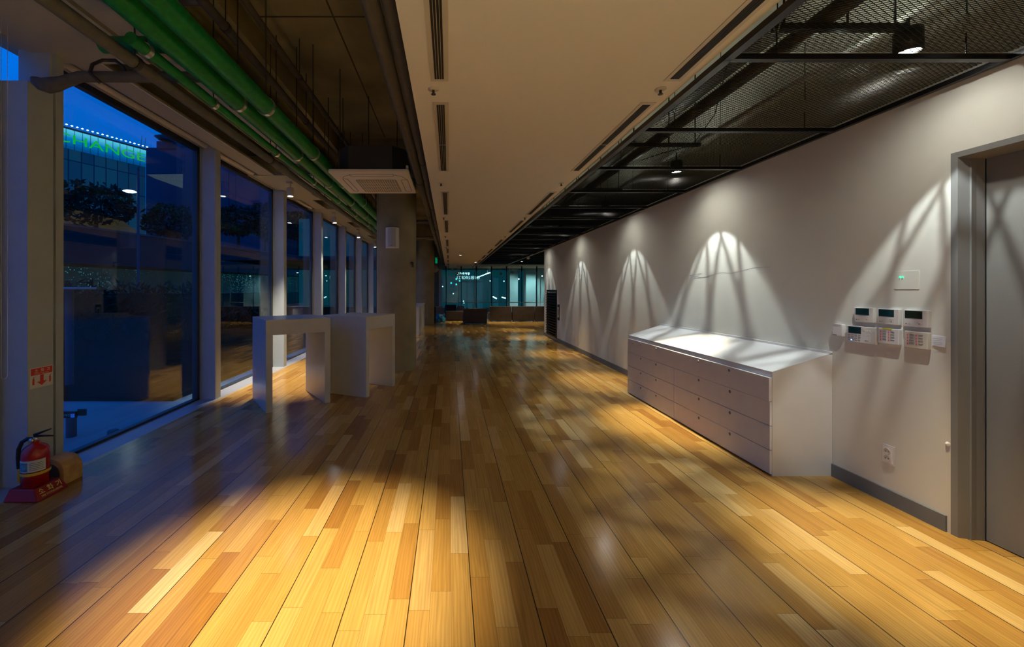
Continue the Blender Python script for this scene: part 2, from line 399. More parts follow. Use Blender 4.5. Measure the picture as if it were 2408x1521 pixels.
# bead chains beside the blinds (mesh loops)
def chain(X, Y, z0, z1, wd, label):
    pts = []
    for k in range(9):
        ang = PI+PI*k/8; pts.append((X, Y+wd*math.cos(ang), z0+wd+wd*math.sin(ang)))
    path = [(X, Y-wd, z1)]+pts+[(X, Y+wd, z1)]
    mb = MB().tube(path, .0016, 5)
    tot = z1-z0; n = int(tot/.03)
    for k in range(n):
        for sx in (-1, 1):
            mb.lathe([(0,-.0028),(.0028,0),(0,.0028)], (X, Y+sx*wd, z0+wd+k*.03), 5)
    o = mb.build('bead_chain', bpy.data.materials.get('bead') or mat('bead', (.55,.6,.65), .4)); tag(o, label, 'chain')
chain(-3.12, 2.79, .87, 3.38, .02, 'looped white bead chain hanging before the window at the left edge')
chain(-3.15, 5.36, .98, 3.35, .019, 'looped white bead chain hanging on the mullion left of the table')

# ------------------------------------------------------------------ columns
def column(X, Y, r, label):
    mb = MB().lathe([(r, 0), (r, ZS)], (X, Y, 0), 64)
    o = mb.build('concrete_column', 'column', origin=(X, Y, 0)); tag(o, label, 'column', kind=None); return o
column(-1.0, 7.53, .37, 'thick round concrete column with a loudspeaker mounted on it')
column(-1.04, 17.07, .38, 'round concrete column standing far back near the brown seats')
# speaker on first column
cxy = Vector((-1.0, 7.53)); 
t = thing('wall_speaker', (-1.02, 7.1, 2.35), 'white wall loudspeaker mounted high on the near concrete column', 'speaker')
def arch_prof(w_, dpt, n=10):
    return [(w_*math.sin(PI*(k/n-.5)), -dpt*math.cos(PI*(k/n-.5))) for k in range(n+1)]
MB().prism(arch_prof(.125, .11), 2.23, 2.60, Matrix.Translation((-1.03, 7.19, 0))).build('speaker_cabinet', 'device', t, .006)
MB().prism(arch_prof(.098, .095), 2.25, 2.58, Matrix.Translation((-1.03, 7.163, 0))).build('speaker_grille', mat('speaker_grille_cloth', (.45,.47,.52), .7), t)
MB().box(-1.045, -1.015, 7.064, 7.068, 2.262, 2.27).build('badge', 'print', t)
tag(MB().tube([(-.69, 7.32, 1.98), (-.672, 7.28, 1.98), (-.672, 7.28, 1.90)], .016, 8).build('hook', 'woodend'), 'small dark hook fixed to the right side of the near column', 'hook')

# ------------------------------------------------------------------ pipes
def pipe(name, pts, r, m, label, hang_y=(), clamp=True, ztop=ZS, rr=None, steelclamp=True):
    t = thing(name, pts[0], label, 'pipe')
    MB().tube(pts, r, 24).build('pipe_run', m, t)
    for y in hang_y:
        # interpolate
        p0 = Vector(pts[0]); p1 = Vector(pts[-1]); k = (y-p0.y)/(p1.y-p0.y); p = p0.lerp(p1, k)
        MB().tube([(p.x, y-.017, p.z), (p.x, y+.017, p.z)], r+.006, 24).build('clamp', 'steel' if steelclamp else 'rod', t)
        MB().tube([(p.x, y, p.z+r), (p.x, y, ztop)], .005, 6).build('hanger_rod', 'rod', t)
    return t
HA = 1.5; zA = EYE+HA
hy = [3.26+1.13*k for k in range(12)]
pipe('green_pipe', [(-1.51, YB, zA), (-1.51, 22, zA)], .070, 'green', 'thick green insulated pipe nearest the concrete column', [HA*936/429, HA*936/319, HA*936/249]+[6.9+1.2*k for k in range(8)])
pipe('green_pipe', [(-1.70, YB, zA-.0), (-1.72, 22, zA)], .067, 'green', 'thick green insulated pipe running in the middle of the three', [HA*936/438, HA*936/316, HA*936/249-.02]+[6.85+1.2*k for k in range(8)])
hC = 1.45; zCc = EYE+hC
elb = [(-2.08, 2.30, zCc+.42), (-2.0, 2.28, zCc+.40)]
pipe('green_pipe', [(-1.845, 2.30, zCc), (-1.865, 22, zCc)], .036, 'green', 'thin green pipe starting in a capped end beside the grey pipe', [2.42, hC*936/436, hC*936/320, hC*936/251]+[6.6+1.2*k for k in range(8)])
tag(MB().tube([(-2.25, 2.58, 3.08), (-1.79, 2.58, 3.08)], .05, 20).build('green_pipe', 'green'), 'short dark green pipe crossing behind the grey pipe at the upper left', 'pipe')
hD = 1.42; zD = EYE+hD
tD = pipe('grey_pipe', [(-1.975, YB, zD), (-1.985, 24, zD)], .040, 'greypipe', 'grey insulated pipe running in front of the window soffits', [2.5, 4.4, 6.3, 8.2, 10.1, 12], steelclamp=False)
for y in (4.7, 5.9): MB().tube([(-1.977, y-.12, zD), (-1.977, y-.08, zD), (-1.977, y+.08, zD), (-1.977, y+.12, zD)], [.04, .05, .05, .04], 20).build('pipe_joint', 'greypipe', tD)
# cross pipe with elbow
t = thing('grey_pipe', (-2.4, 2.93, 3.03), 'short grey insulated pipe crossing from the post at the left edge', 'pipe')
zT = 3.06; yT = 2.93
MB().tube([(-1.80, yT+.06, zT+.03), (-2.2, yT+.04, zT+.02), (-2.72, yT+.0, zT-.0), at(150,193,yT), at(132,198,yT), at(112,201,yT), at(97,198,yT), at(84,190,yT), at(76,183,yT)], [.038,.038,.038,.042,.050,.054,.046,.034,.014], 20).build('pipe_run', 'greypipe', t)
MB().tube([(-2.57, yT+.0, zT-.045), (-2.60, yT-.055, zT), (-2.61, yT-.02, zT+.08), (-2.58, yT+.03, zT+.14), (-2.50, yT+.05, zT+.15), (-2.44, yT+.05, zT+.10), (-2.42, yT+.06, zT+.04)], .012, 8).build('clamp', 'rod', t)
# pipes on the right of the services bay
pipe('dark_pipe', [(-.385, YB, EYE+1.4), (-.392, 23, EYE+1.4)], .047, 'darkpipe', 'dark insulated pipe beside the plaster ceiling, left one of the pair', [5.2, 7.6, 10], steelclamp=False)
tE = pipe('dark_pipe', [(-.292, YB, EYE+1.4), (-.298, 23, EYE+1.4)], .040, 'darkpipe', 'dark insulated pipe touching the edge of the plaster ceiling', [4.4, 6.9, 9.3], steelclamp=False)
tag(MB().tube([(-1.36, 10.1, 3.2), (-.235, 10.1, 3.2)], .05, 14).build('dark_pipe', 'darkpipe'), 'dark pipe crossing between the column and the plaster ceiling', 'pipe')
tag(MB().tube([(-1.36, 12.6, 3.12), (-.235, 12.6, 3.12)], .045, 14).build('dark_pipe', 'greypipe'), 'lower grey pipe crossing just behind the near column', 'pipe')
hG = 2.1
tG = pipe('grey_pipe', [(-1.80, YB, EYE+hG), (-1.80, 16.6, EYE+hG)], .036, 'darkpipe', 'dark grey conduit running above the green pipes', [3.2, 5, 6.8], steelclamp=False)
MB().tube([(-1.80, 2.9, EYE+hG), (-1.95, 2.9, EYE+hG), (-2.4, 2.9, EYE+hG)], .032, 14).build('pipe_branch', 'darkpipe', tG)
pipe('grey_pipe', [(-1.62, YB, EYE+hG+.18), (-1.62, 16.6, EYE+hG+.18)], .028, 'darkpipe', 'thinner dark conduit close under the concrete slab', [2.7, 4.3, 5.9], steelclamp=False)
# cable tray
t = thing('cable_tray', (-1.95, 6, 3.3), 'dark metal cable tray hung between the green pipes and the concrete beam', 'cable tray')
MB().box(-2.14, -2.13, 3.2, 16, 3.35, 3.43).box(-1.93, -1.92, 3.2, 16, 3.35, 3.43).build('side_rail', 'rod', t)
r_ = MB()
for k in range(42): r_.box(-2.13, -1.93, 3.3+.3*k, 3.33+.3*k, 3.352, 3.362)
r_.build('rungs', 'rod', t)
cb = MB()
for k in range(5): cb.tube([(-2.11+.035*k, 3.2, 3.375), (-2.10+.034*k, 9, 3.378), (-2.11+.035*k, 16, 3.375)], .011, 6)
cb.build('cables', 'black', t)

# ------------------------------------------------------------------ ceiling cassette
AX0, AX1, AY0, AY1, AZ = -1.415, -.475, 4.62, 5.68, 2.86
ac = thing('air_conditioner', ((AX0+AX1)/2, (AY0+AY1)/2, AZ), 'white four-way ceiling air conditioner hung from the slab with a dark casing', 'air conditioner')
def rrect(x0, x1, y0, y1, r, n=5):
    p = []
    for cx, cy, a0 in ((x1-r, y1-r, 0), (x0+r, y1-r, 90), (x0+r, y0+r, 180), (x1-r, y0+r, 270)):
        for k in range(n+1):
            a = math.radians(a0+90*k/n); p.append((cx+r*math.cos(a), cy+r*math.sin(a)))
    return p
MB().prism(rrect(AX0, AX1, AY0, AY1, .03), AZ, AZ+.03).build('panel', 'acpanel', ac, .004)
bx0, bx1, by0, by1 = AX0+.08, AX1-.06, AY0+.07, AY1-.09; c_ = .14
MB().prism([(bx0+c_, by0), (bx1-c_, by0), (bx1, by0+c_), (bx1, by1-c_), (bx1-c_, by1), (bx0+c_, by1), (bx0, by1-c_), (bx0, by0+c_)], AZ+.03, AZ+.33).build('casing', 'acbody', ac, .004)
gx0, gx1, gy0, gy1 = AX0+.24, AX1-.19, AY0+.34, AY1-.10
MB().prism(rrect(gx0, gx1, gy0, gy1, .04), AZ-.004, AZ+.001).build('grille', 'acgrille', ac)
gl = MB()
for k in range(1, 17):
    x = gx0+(gx1-gx0)*k/17; gl.box(x-.0035, x+.0035, gy0+.01, gy1-.01, AZ-.009, AZ-.003)
for k in range(1, 4):
    y = gy0+(gy1-gy0)*k/4; gl.box(gx0+.01, gx1-.01, y-.0015, y+.0015, AZ-.007, AZ-.003)
gl.build('grille_bars', 'acpanel', ac)
def ring(mb, poly, w_, z0, z1):
    n = len(poly)
    for i in range(n):
        a = Vector(poly[i]); b = Vector(poly[(i+1) % n]); dd = (b-a)
        if dd.length < 1e-6: continue
        dd.normalize(); p = Vector((-dd.y, dd.x))*w_/2
        mb.prism([tuple(a+p), tuple(a-p), tuple(b-p), tuple(b+p)], z0, z1)
    return mb
for nm, (x0, x1, y0, y1) in (('a', (AX0+.22, AX1-.20, AY0+.10, AY0+.20)), ('b', (AX1-.13, AX1-.05, AY0+.34, AY1-.12)), ('c', (AX0+.09, AX0+.15, AY0+.30, AY1-.12))):
    ring(MB(), rrect(x0, x1, y0, y1, .035), .007, AZ-.002, AZ+.001).build('air_outlet', 'hole', ac)
an = [(AX0+.10, AY0+.28), (AX0+.14, AY0+.20), (AX0+.22, AY0+.13)]
ln = MB()
for pth in (an, [(AX1-.20, AY0+.13), (AX1-.10, AY0+.20), (AX1-.05, AY0+.34)]):
    for a, b in zip(pth[:-1], pth[1:]):
        a = Vector(a); b = Vector(b); dd = (b-a).normalized(); p = Vector((-dd.y, dd.x))*.003
        ln.prism([tuple(a+p), tuple(a-p), tuple(b-p), tuple(b+p)], AZ-.002, AZ+.001)
ln.build('trim_line', 'hole', ac)
for x, y in ((bx0-.01, by0+.2), (bx1+.01, by0+.2), (bx0+.2, by1+.0), (bx1-.2, by1)):
    MB().tube([(x, y, AZ+.12), (x, y, ZS)], .006, 6).build('hanger_rod', 'rod', ac)
MB().box(bx1-.005, bx1+.03, by0+.18, by0+.23, AZ+.11, AZ+.15).build('bracket', 'steel', ac)
hp = [(bx1-.02, by0+.45, AZ+.22+.02)]+[(bx1+.05+.09*math.cos(a), by0+.45, AZ+.33+.09*math.sin(a)) for a in [PI-.3-k*.35 for k in range(8)]]
MB().tube(hp, .018, 8).build('hose', 'darkpipe', ac)

# ------------------------------------------------------------------ plaster ceiling diffusers, sprinklers
vy = [(.84, 2.39), (2.665, 4.22), (5.13, 6.69), (7.25, 8.80), (10.1, 11.65), (12.4, 13.9), (14.8, 16.3), (17.2, 18.7), (19.6, 21.1), (22, 23.4)]
ordn = ['nearest', 'second', 'third', 'fourth', 'fifth', 'sixth', 'seventh', 'eighth', 'ninth', 'farthest']
for side, (x0, x1) in (('left', (-.113, -.006)), ('right', (1.285, 1.385))):
    for i, (a, b) in enumerate(vy):
        t = thing('ceiling_diffuser', ((x0+x1)/2, (a+b)/2, ZC), '%s slotted air diffuser in the %s row of the plaster ceiling' % (ordn[i], side), 'air vent', 'slot diffusers in the plaster ceiling')
        MB().box(x0, x1, a, b, ZC-.005, ZC).build('diffuser_frame', 'diff', t)
        mid = (a+b)/2
        for (s0, s1) in ((a+.03, mid-.01), (mid+.01, b-.03)):
            m_ = MB()
            for q in (.30, .43, .57, .70):
                xx = x0+(x1-x0)*q; m_.box(xx-.0065, xx+.0045, s0, s1, ZC-.008, ZC-.004)
            m_.build('slots', 'slot', t)
for side, xs, ys in (('left', -.10, (2.49, 4.70, 6.97, 9.45, 12.0)), ('right', 1.32, (2.49, 4.70, 6.97, 9.45))):
    for i, y in enumerate(ys):
        t = thing('sprinkler', (xs, y, ZC), '%s small ceiling sprinkler in the %s row' % (ordn[i], side), 'sprinkler', 'sprinklers in the plaster ceiling')
        MB().lathe([(0,0),(.034,0),(.034,-.006),(.02,-.011),(0,-.011)], (xs, y, ZC+.002), 20).build('rosette', 'diff', t)
        MB().lathe([(.008,0),(.008,-.02),(.015,-.024),(.015,-.027),(0,-.027)], (xs, y, ZC-.008), 12).build('head', 'rod', t)

# ------------------------------------------------------------------ black mesh ceiling
GX0, GX1 = 1.485, 3.045; GZ = 2.735; GP = .985; GY0 = 2.155-GP*6
def mesh_grid(x0, x1, y0, y1, px=.042, py=.021, wd=.0032):
    mb = MB(); nx = int((x1-x0)/(px/2)); ny = int((y1-y0)/py)
    vs = []; fs = []
    for j in range(ny+1):
        for sg in (1, -1):
            yb = y0+j*py
            for i in range(nx):
                xa = x0+i*px/2; xb = xa+px/2
                ya = yb+(py/2*sg if i % 2 else 0); ybb = yb+(0 if i % 2 else py/2*sg)
                if max(ya, ybb) > y1 or min(ya, ybb) < y0: continue
                d_ = Vector((xb-xa, ybb-ya)).normalized(); p = Vector((-d_.y, d_.x))*wd/2
                o = len(vs)
                h_ = 0
                vs += [(xa+p.x, ya+p.y, h_), (xa-p.x, ya-p.y, -h_), (xb-p.x, ybb-p.y, -h_), (xb+p.x, ybb+p.y, h_)]
                vs += [(xa, ya, .0018), (xa, ya, -.0018), (xb, ybb, -.0018), (xb, ybb, .0018)]
                fs += [(o, o+1, o+2, o+3), (o+4, o+5, o+6, o+7)]
    mb.add(vs, fs); return mb
ym0 = GY0
p0 = thing('mesh_ceiling_panel', (GX0, ym0, GZ), 'x', 'ceiling panel', 'black expanded-metal ceiling panels')
fb = MB().box(GX0, GX1, ym0, ym0+.017, GZ, GZ+.03).box(GX0, GX1, ym0+GP-.017, ym0+GP-.0005, GZ, GZ+.03).box(GX0, GX0+.045, ym0, ym0+GP-.0005, GZ, GZ+.032).box(GX1-.03, GX1, ym0, ym0+GP-.0005, GZ, GZ+.03)
fb.build('panel_frame', 'blackmetal', p0)
g_ = mesh_grid(0, GX1-GX0-.05, 0, GP-.02); g_.v = [(x+GX0+.02, y+ym0+.01, z+GZ+.0335) for x, y, z in g_.v]
gm = g_.build('expanded_mesh', 'meshsteel', p0)
NP = 24
for k in range(NP):
    o = p0 if k == 0 else copy_tree(p0)
    o.location = (GX0, ym0+GP*k, GZ)
    yy = ym0+GP*k
    if k < 6: o['label'] = 'black steel-framed mesh ceiling panel overhead near the top right corner'
    else: o['label'] = '%s black steel-framed mesh ceiling panel counted from the near cross bar along the right wall' % (['first', 'second', 'third', 'fourth', 'fifth', 'sixth', 'seventh', 'eighth', 'ninth', 'tenth', 'eleventh', 'twelfth', 'thirteenth', 'fourteenth', 'fifteenth', 'sixteenth', 'seventeenth', 'last'][min(17, k-6)])
    for X in ((1.78, 2.81) if 5 < k < 15 else ()):
        Yw = yy+.01
        t = thing('hanger_wire', (X, Yw, GZ+.03), 'thin %s wire with a turnbuckle holding the %s cross bar of the black mesh' % ('left' if X < 2 else 'right', ordn[min(9, k-6)]), 'wire', 'wires holding up the black mesh')
        MB().tube([(X, Yw, GZ+.03), (X, Yw, GZ+.16)], .004, 6).build('rod_end', 'rod', t)
        MB().tube([(X-.012, Yw, GZ+.16), (X-.02, Yw, GZ+.21), (X-.004, Yw, GZ+.26), (X+.012, Yw, GZ+.26), (X+.02, Yw, GZ+.21), (X+.006, Yw, GZ+.16), (X-.012, Yw, GZ+.16)], .0035, 6).build('turnbuckle', 'steel', t)
        MB().tube([(X+.004, Yw, GZ+.26), (X+.002, Yw, GZ+.5), (X+.01, Yw, ZS)], .003, 5).build('wire', 'rod', t)
# wider dark mesh beyond the end of the right wall
g2 = MB()
for k in range(8):
    y = YC+.2+GP*k; g2.box(3.06, 5.0, y, y+.03, GZ, GZ+.03)
g2.box(4.96, 5.0, YC+.01, 20.6, GZ, GZ+.03)
t = thing('mesh_ceiling', (4, 16, GZ), 'wide dark mesh ceiling beyond the end of the right wall', 'ceiling panel')
g2.build('panel_frame', 'blackmetal', t)
g3 = mesh_grid(3.06, 4.96, YC+.2, 20.6, .084, .05, .007); g3.v = [(x, y, z+GZ+.0335) for x, y, z in g3.v]; g3.build('expanded_mesh', 'meshsteel', t)
struct('ceiling_void', MB().box(1.5, XR, 14, 20.65, 3.0, 3.03), mat('black_void', (.008,.008,.008), .9))
# services above mesh
tag(MB().box(2.64, 2.675, -3.5, 13.5, 3.06, 3.09).build('lighting_track', mat('track_white', (.7,.69,.64), .4)), 'thin pale lighting track seen through the black mesh', 'lighting track')
tag(MB().tube([(2.15, YB, 3.05), (2.15, 13.8, 3.05)], .05, 14).build('dark_pipe', 'darkpipe'), 'dark pipe running lengthwise above the black mesh', 'pipe')
tag(MB().tube([(2.42, YB, 3.45), (2.42, 13.8, 3.45)], .09, 14).build('air_duct', 'darkpipe'), 'round dark duct high above the black mesh', 'duct')
for i, y in enumerate((2.26, 4.1, 5.95, 7.8, 9.65)):
    t = thing('strut_bar', (2.2, y, 3.0), '%s short steel strut bar hung crosswise above the black mesh' % ordn[i], 'strut', 'strut bars above the black mesh')
    MB().box(1.84, 2.58, y-.02, y+.02, 2.965, 2.998).build('bar', 'rod', t)
    for X in (1.9, 2.26, 2.53): MB().tube([(X, y, 2.998), (X, y, ZS)], .006, 6).build('hanger_rod', 'rod', t)
tag(MB().lathe([(.0,0),(.16,0),(.17,.03),(.17,.24),(.15,.26),(0,.26)], (2.55, 1.98, 3.12), 28).build('ceiling_fan_unit', mat('dark_unit', (.05,.05,.045), .6)), 'round dark unit above the black mesh beside the nearest downlight', 'fan unit')
tag(MB().tube([(2.30, 3.3, 3.35), (2.28, 3.42, 3.0), (2.20, 3.6, 2.80), (2.0, 3.75, 2.776), (1.9, 3.95, 2.774)], .004, 5).build('loose_cable', 'black'), 'loose black cable lying on the black mesh', 'cable')

# ------------------------------------------------------------------ lights
def spot_light(name, loc, aim, W, size, blend, color, rad, parent=None):
    l = bpy.data.lights.new(name, 'SPOT'); l.energy = W; l.spot_size = math.radians(size); l.spot_blend = blend; l.color = color; l.shadow_soft_size = rad
    o = bpy.data.objects.new(name, l); col.objects.link(o); o.location = loc
    dv = Vector(aim)-Vector(loc); o.rotation_euler = dv.to_track_quat('-Z', 'Y').to_euler()
    if parent:
        o.parent = parent; o.location = world_of(parent).inverted() @ Vector(loc)
    return o
def lamp_body(t, loc, aim, r, ln_, mbody, mlens):
    loc = Vector(loc); d_ = (Vector(aim)-loc).normalized(); q = d_.to_track_quat('-Z', 'Y').to_matrix().to_4x4()
    M = Matrix.Translation(loc) @ q
    MB().lathe([(0, ln_), (r*.96, ln_), (r, ln_-.006), (r, 0), (r*.86, 0), (r*.86, .02)], (0,0,0), 28, M).build('lamp_housing', mbody, t)
    MB().lathe([(0, .012), (r*.86, .012)], (0,0,0), 28, M).build('lens', mlens, t)
    return M
WARM = (1, .87, .58); NEU = (.90, .99, 1.0)
dl = [2.30, 4.56, 6.64, 9.3, 12.3, 14.6]
pw = [1.3, 1.6, .9, .8, .8, .7]
for i, y in enumerate(dl):
    X = 2.65 if i == 0 else 2.6; Z = 2.862 if i == 0 else 2.832
    t = thing('downlight', (X, y, Z), '%s glowing downlight above the black mesh along the right wall' % ordn[i], 'downlight', 'downlights above the black mesh')
    lamp_body(t, (X, y, Z), (X, y, 0), .062, .13, 'rod', 'lens')
    MB().tube([(X, y, Z+.13), (X, y, 3.06)], .008, 8).build('stem', 'rod', t)
    spot_light('spot_light', (X, y, Z-.004), (X+.03, y-.1, 0), 68*pw[i], 70, .18, NEU, .0024, t)
    spot_light('spot_light', (X, y, Z-.004), (X-.14, y-.1, 0), 520*pw[i], 36, .9, WARM, .02, t)
    spot_light('wide_fill', (X, y, Z-.002), (X+.3, y, 0), 12*pw[i], 150, .9, (1,.98,.86), .03, t)  # added wide fill for the soft glow on the wall
    spot_light('up_fill', (X-.32, y+.1, 2.97), (X-.4, y+.11, 9), 16, 165, .5, (.92,1,.84), .05, t)  # added upward fill that brightens the space above the mesh
tr = [(7.03, -2.81), (9.88, -2.85), (12.66, -2.89), (15.6, -2.92)]
tp = [1.5, .8, .8, .6]
for i, (y, X) in enumerate(tr):
    t = thing('track_spotlight', (X, y, 3.39), '%s white cylinder spotlight hanging from the soffit above the windows' % ordn[i], 'spotlight', 'cylinder spotlights along the windows')
    aim = Vector((-2.75, y-.15, 0)) if i == 0 else Vector((-2.6, y-.2, 0))
    lamp_body(t, (X, y, 3.13), aim, .055, .15, 'lampbody', 'lensL')
    MB().tube([(X, y, 3.27), (X, y, 3.39)], .010, 8).build('stem', 'lampbody', t)
    MB().box(X-.06, X+.02, y-.03, y+.03, 3.36, 3.396).build('mount', 'lampbody', t)
    spot_light('spot_light', (X, y, 3.12), aim, 560*tp[i], 62, .7, (1, .86, .66), .03, t)
# spotlight above the frame making the foreground pool
t = thing('track_spotlight', (-.75, .9, 3.6), 'white cylinder spotlight above the foreground, out of the picture', 'spotlight', 'cylinder spotlights along the windows')
lamp_body(t, (-.85, 1.2, 3.5), (-.72, 2.05, 0), .055, .15, 'lampbody', 'lensL')
MB().tube([(-.85, 1.2, 3.64), (-.85, 1.2, ZS)], .01, 8).build('stem', 'lampbody', t)
spot_light('spot_light', (-.85, 1.2, 3.49), (-.80, 2.03, 0), 1500, 37, 1.0, (1, .84, .58), .04, t)
# lamps over the far lounge
for i, (X, y, W) in enumerate(((1.2, 18.3, 220), (3.2, 17.6, 240), (.4, 14.5, 60), (5.8, 23, 160))):
    t = thing('downlight', (X, y, 2.7), '%s small downlight over the brown lounge seats' % ordn[i], 'downlight', 'downlights over the lounge')
    zz = ZC-.01 if X < 1.4 else 2.72
    lamp_body(t, (X, y, zz-.02), (X, y, 0), .05, .03, 'lampbody', 'lens')
    spot_light('spot_light', (X, y, zz-.03), (X, y, 0), W, 80, .8, WARM if i < 3 else (.8,.92,1), .03, t)
# behind the camera: unseen downlights added as fill for the room
for i, (X, y, W, sz) in enumerate(((2.3, -.4, 340, 75), (2.2, -2.6, 340, 75), (-.3, -2.2, 300, 70), (.9, -3.6, 260, 75))):
    t = thing('downlight', (X, y, 2.7), '%s added fill downlight behind the photographer' % ordn[i], 'downlight', 'added fill downlights behind the photographer')
    zz = ZC-.012 if X < 1.4 else 2.71
    lamp_body(t, (X, y, zz-.02), (X, y, 0), .05, .03, 'lampbody', 'lens')
    spot_light('spot_light', (X, y, zz-.03), (X, y, 0), W, sz, .8, (1, .91, .60), .04, t)
for i, (X, y, W) in enumerate(((-.4, -1.4, 85), (.9, -1.2, 95))):  # unseen floods added to brighten the ceiling
    t = thing('fill_uplight', (X, y, 0), '%s added black fill uplight on the floor behind the photographer' % ordn[i], 'uplight', 'added fill uplights behind the photographer')
    MB().lathe([(0,0),(.09,0),(.09,.02),(.05,.03),(.05,.14),(.045,.14),(.045,.12),(0,.12)], (X, y, 0), 20).build('lamp_housing', 'black', t)
    spot_light('spot_light', (X, y, .15), (X, y+.9, 3.4), W, 115, 1., (1, .91, .60), .04, t)

# ------------------------------------------------------------------ tables (inverted U)
def u_table(A, dirx, wx, diry, wy, H, label, leg=.075, apron=.185):
    A = Vector((*A, 0)); ux = Vector((*dirx, 0)).normalized(); uy = Vector((-ux.y, ux.x, 0))
    if uy.dot(Vector((*diry, 0))) < 0: uy = -uy
    t = thing('display_table', A+ux*wx/2+uy*wy/2, label, 'table', 'white bar-height display tables')
    def pr(u0, u1, z0, z1, nm, bevel=.003):
        mb = MB(); M = Matrix((ux, uy, Vector((0,0,1)))).transposed().to_4x4(); M.translation = A
        mb.box(u0, u1, 0, wy, z0, z1, M); return mb.build(nm, 'tablew', t, bevel)
    pr(0, leg, 0.0, H-apron+.0, 'leg'); pr(wx-leg, wx, 0.0, H-apron, 'leg'); pr(0, wx, H-apron, H, 'tabletop')
    return t
# table 1: front edge B(-2.21,4.79) -> C(-1.57,5.26), depth toward A(-2.72,5.49)
u_table((-2.21, 4.79), (.64, .47), .79, (-.51, .70), .83, 1.12, 'white bar-height table with an open front in front of the second window')
# table 2: front edge P(-1.146,5.48)->Q(-.846,6.185), depth toward (-.73,.33)
u_table((-1.146, 5.48), (.30, .705), .765, (-.73, .33), .80, 1.115, 'white bar-height table beside the round column, turned to show its side')

# ------------------------------------------------------------------ plan chest
ch = thing('drawer_chest', (2.82, 4.45, 0), 'long low white chest of drawers with a sloping top against the right wall', 'chest')
CY0, CYM, CY1 = 3.19, 4.56, 5.75; CX = 2.585; ZF = .835; ZBk = .985; 
M_xz = Matrix(((1,0,0,0),(0,0,1,0),(0,1,0,0),(0,0,0,1)))   # (u,v,w)->(x=u,y=w,z=v)
MB().prism([(CX+.02, 0.02), (XW-.003, .02), (XW-.003, ZBk-.03), (CX+.02, ZF-.03)], CY0+.018, CY1-.018, M_xz).build('carcass', 'white', ch)
for a, b in ((CY0, CY0+.018), (CY1-.018, CY1)):
    MB().prism([(CX+.003, 0), (XW-.002, 0), (XW-.002, ZBk), (CX+.003, ZF)], a, b, M_xz).build('side_panel', 'white', ch)
MB().prism([(CX+.003, ZF-.045), (CX+.003, ZF-.002), (XW-.012, ZBk-.005), (XW-.012, ZBk-.03), (CX+.02, ZF-.045)], CY0+.018, CYM-.001, M_xz).build('top_panel', 'white', ch)
MB().prism([(CX+.003, ZF-.045), (CX+.003, ZF-.002), (XW-.012, ZBk-.005), (XW-.012, ZBk-.03), (CX+.02, ZF-.045)], CYM+.001, CY1-.018, M_xz).build('top_panel', 'white', ch)
MB().box(XW-.022, XW-.002, CY0, CY1, ZBk-.01, ZBk+.012).build('back_lip', 'edge', ch)
dh = (ZF-.045-.012)/4
for (a, b, un) in ((CY0+.006, CYM-.002, 0), (CYM+.002, CY1-.006, 1)):
    for r in range(4):
        z0 = .012+dh*r; z1 = z0+dh-.0055
        out = .012 if (r == 3 and un == 0) else .006
        dr = MB().box(CX-.014-out+.006, CX+.003, a, b, z0, z1).build('drawer', 'chestfront', ch, .0015)
        xf = CX-.014-out+.006
        MB().box(xf-.0004, CX+.002, a-.0012, a+.0004, z0+.002, z1-.002).box(xf+.001, CX+.001, a, b, z1-.001, z1+.0012).build('edge_band', 'edge', dr)
        for q in (1/3, 2/3):
            yy = a+(b-a)*q
            Mh = Matrix.Translation((xf, yy, z1-.032)) @ Matrix.Rotation(-PI/2, 4, 'Y')
            MB().lathe([(0, .0012), (.0135, .0012), (.0135, -.002)], (0,0,0), 20, Mh).build('finger_hole', 'hole', dr)
            MB().lathe([(.0135, .0014), (.0160, .0014), (.0160, -.002)], (0,0,0), 20, Mh).build('hole_rim', 'chestfront', dr)

# ------------------------------------------------------------------ wall devices
def wy(x): return F*XW/(x-PX)
def wz(x, y): return EYE-(y-PY)*wy(x)/F
def wbox(x0, y0, x1, y1, d0, d1):
    """image rectangle measured on the right wall -> box on that wall (y edges taken at x0)"""
    Y0 = wy(x1); Y1 = wy(x0); zt = wz(x0, y0); zb = wz(x0, y1)
    return MB().box(XW-d1, XW-d0, Y0, Y1, zb, zt), (Y0, Y1, zb, zt)
def device(nm, rect, depth, label, m='device', cat='thermostat', group=None):
    t = thing(nm, (XW, wy((rect[0]+rect[2])/2), wz(rect[0], rect[3])), label, cat, group)
    mb, g = wbox(*rect, 0, depth); mb.build('case', m, t, .004)
    return t, g
def onw(t, g, u0, u1, v0, v1, depth, th, nm, m):
    """sub rectangle in device fractions, u from left(far, Y1) to right(near, Y0), v from top"""
    Y0, Y1, zb, zt = g
    return MB().box(XW-depth-th, XW-depth+.001, Y1-(Y1-Y0)*u1, Y1-(Y1-Y0)*u0, zt-(zt-zb)*v1, zt-(zt-zb)*v0).build(nm, m, t)
def wtext(txt, size, g, u, v, depth, nm, m, t, width=None):
    Y0, Y1, zb, zt = g
    M = basis((XW-depth-.0006, Y1-(Y1-Y0)*u, zt-(zt-zb)*v), (0,-1,0), (0,0,1))
    return text_mesh(txt, size, M, nm, m, t, width, .0002)
names = ['left thermostat of the upper row of three by the grey door', 'middle thermostat of the upper row of three by the grey door', 'right thermostat of the upper row, nearest the grey door']
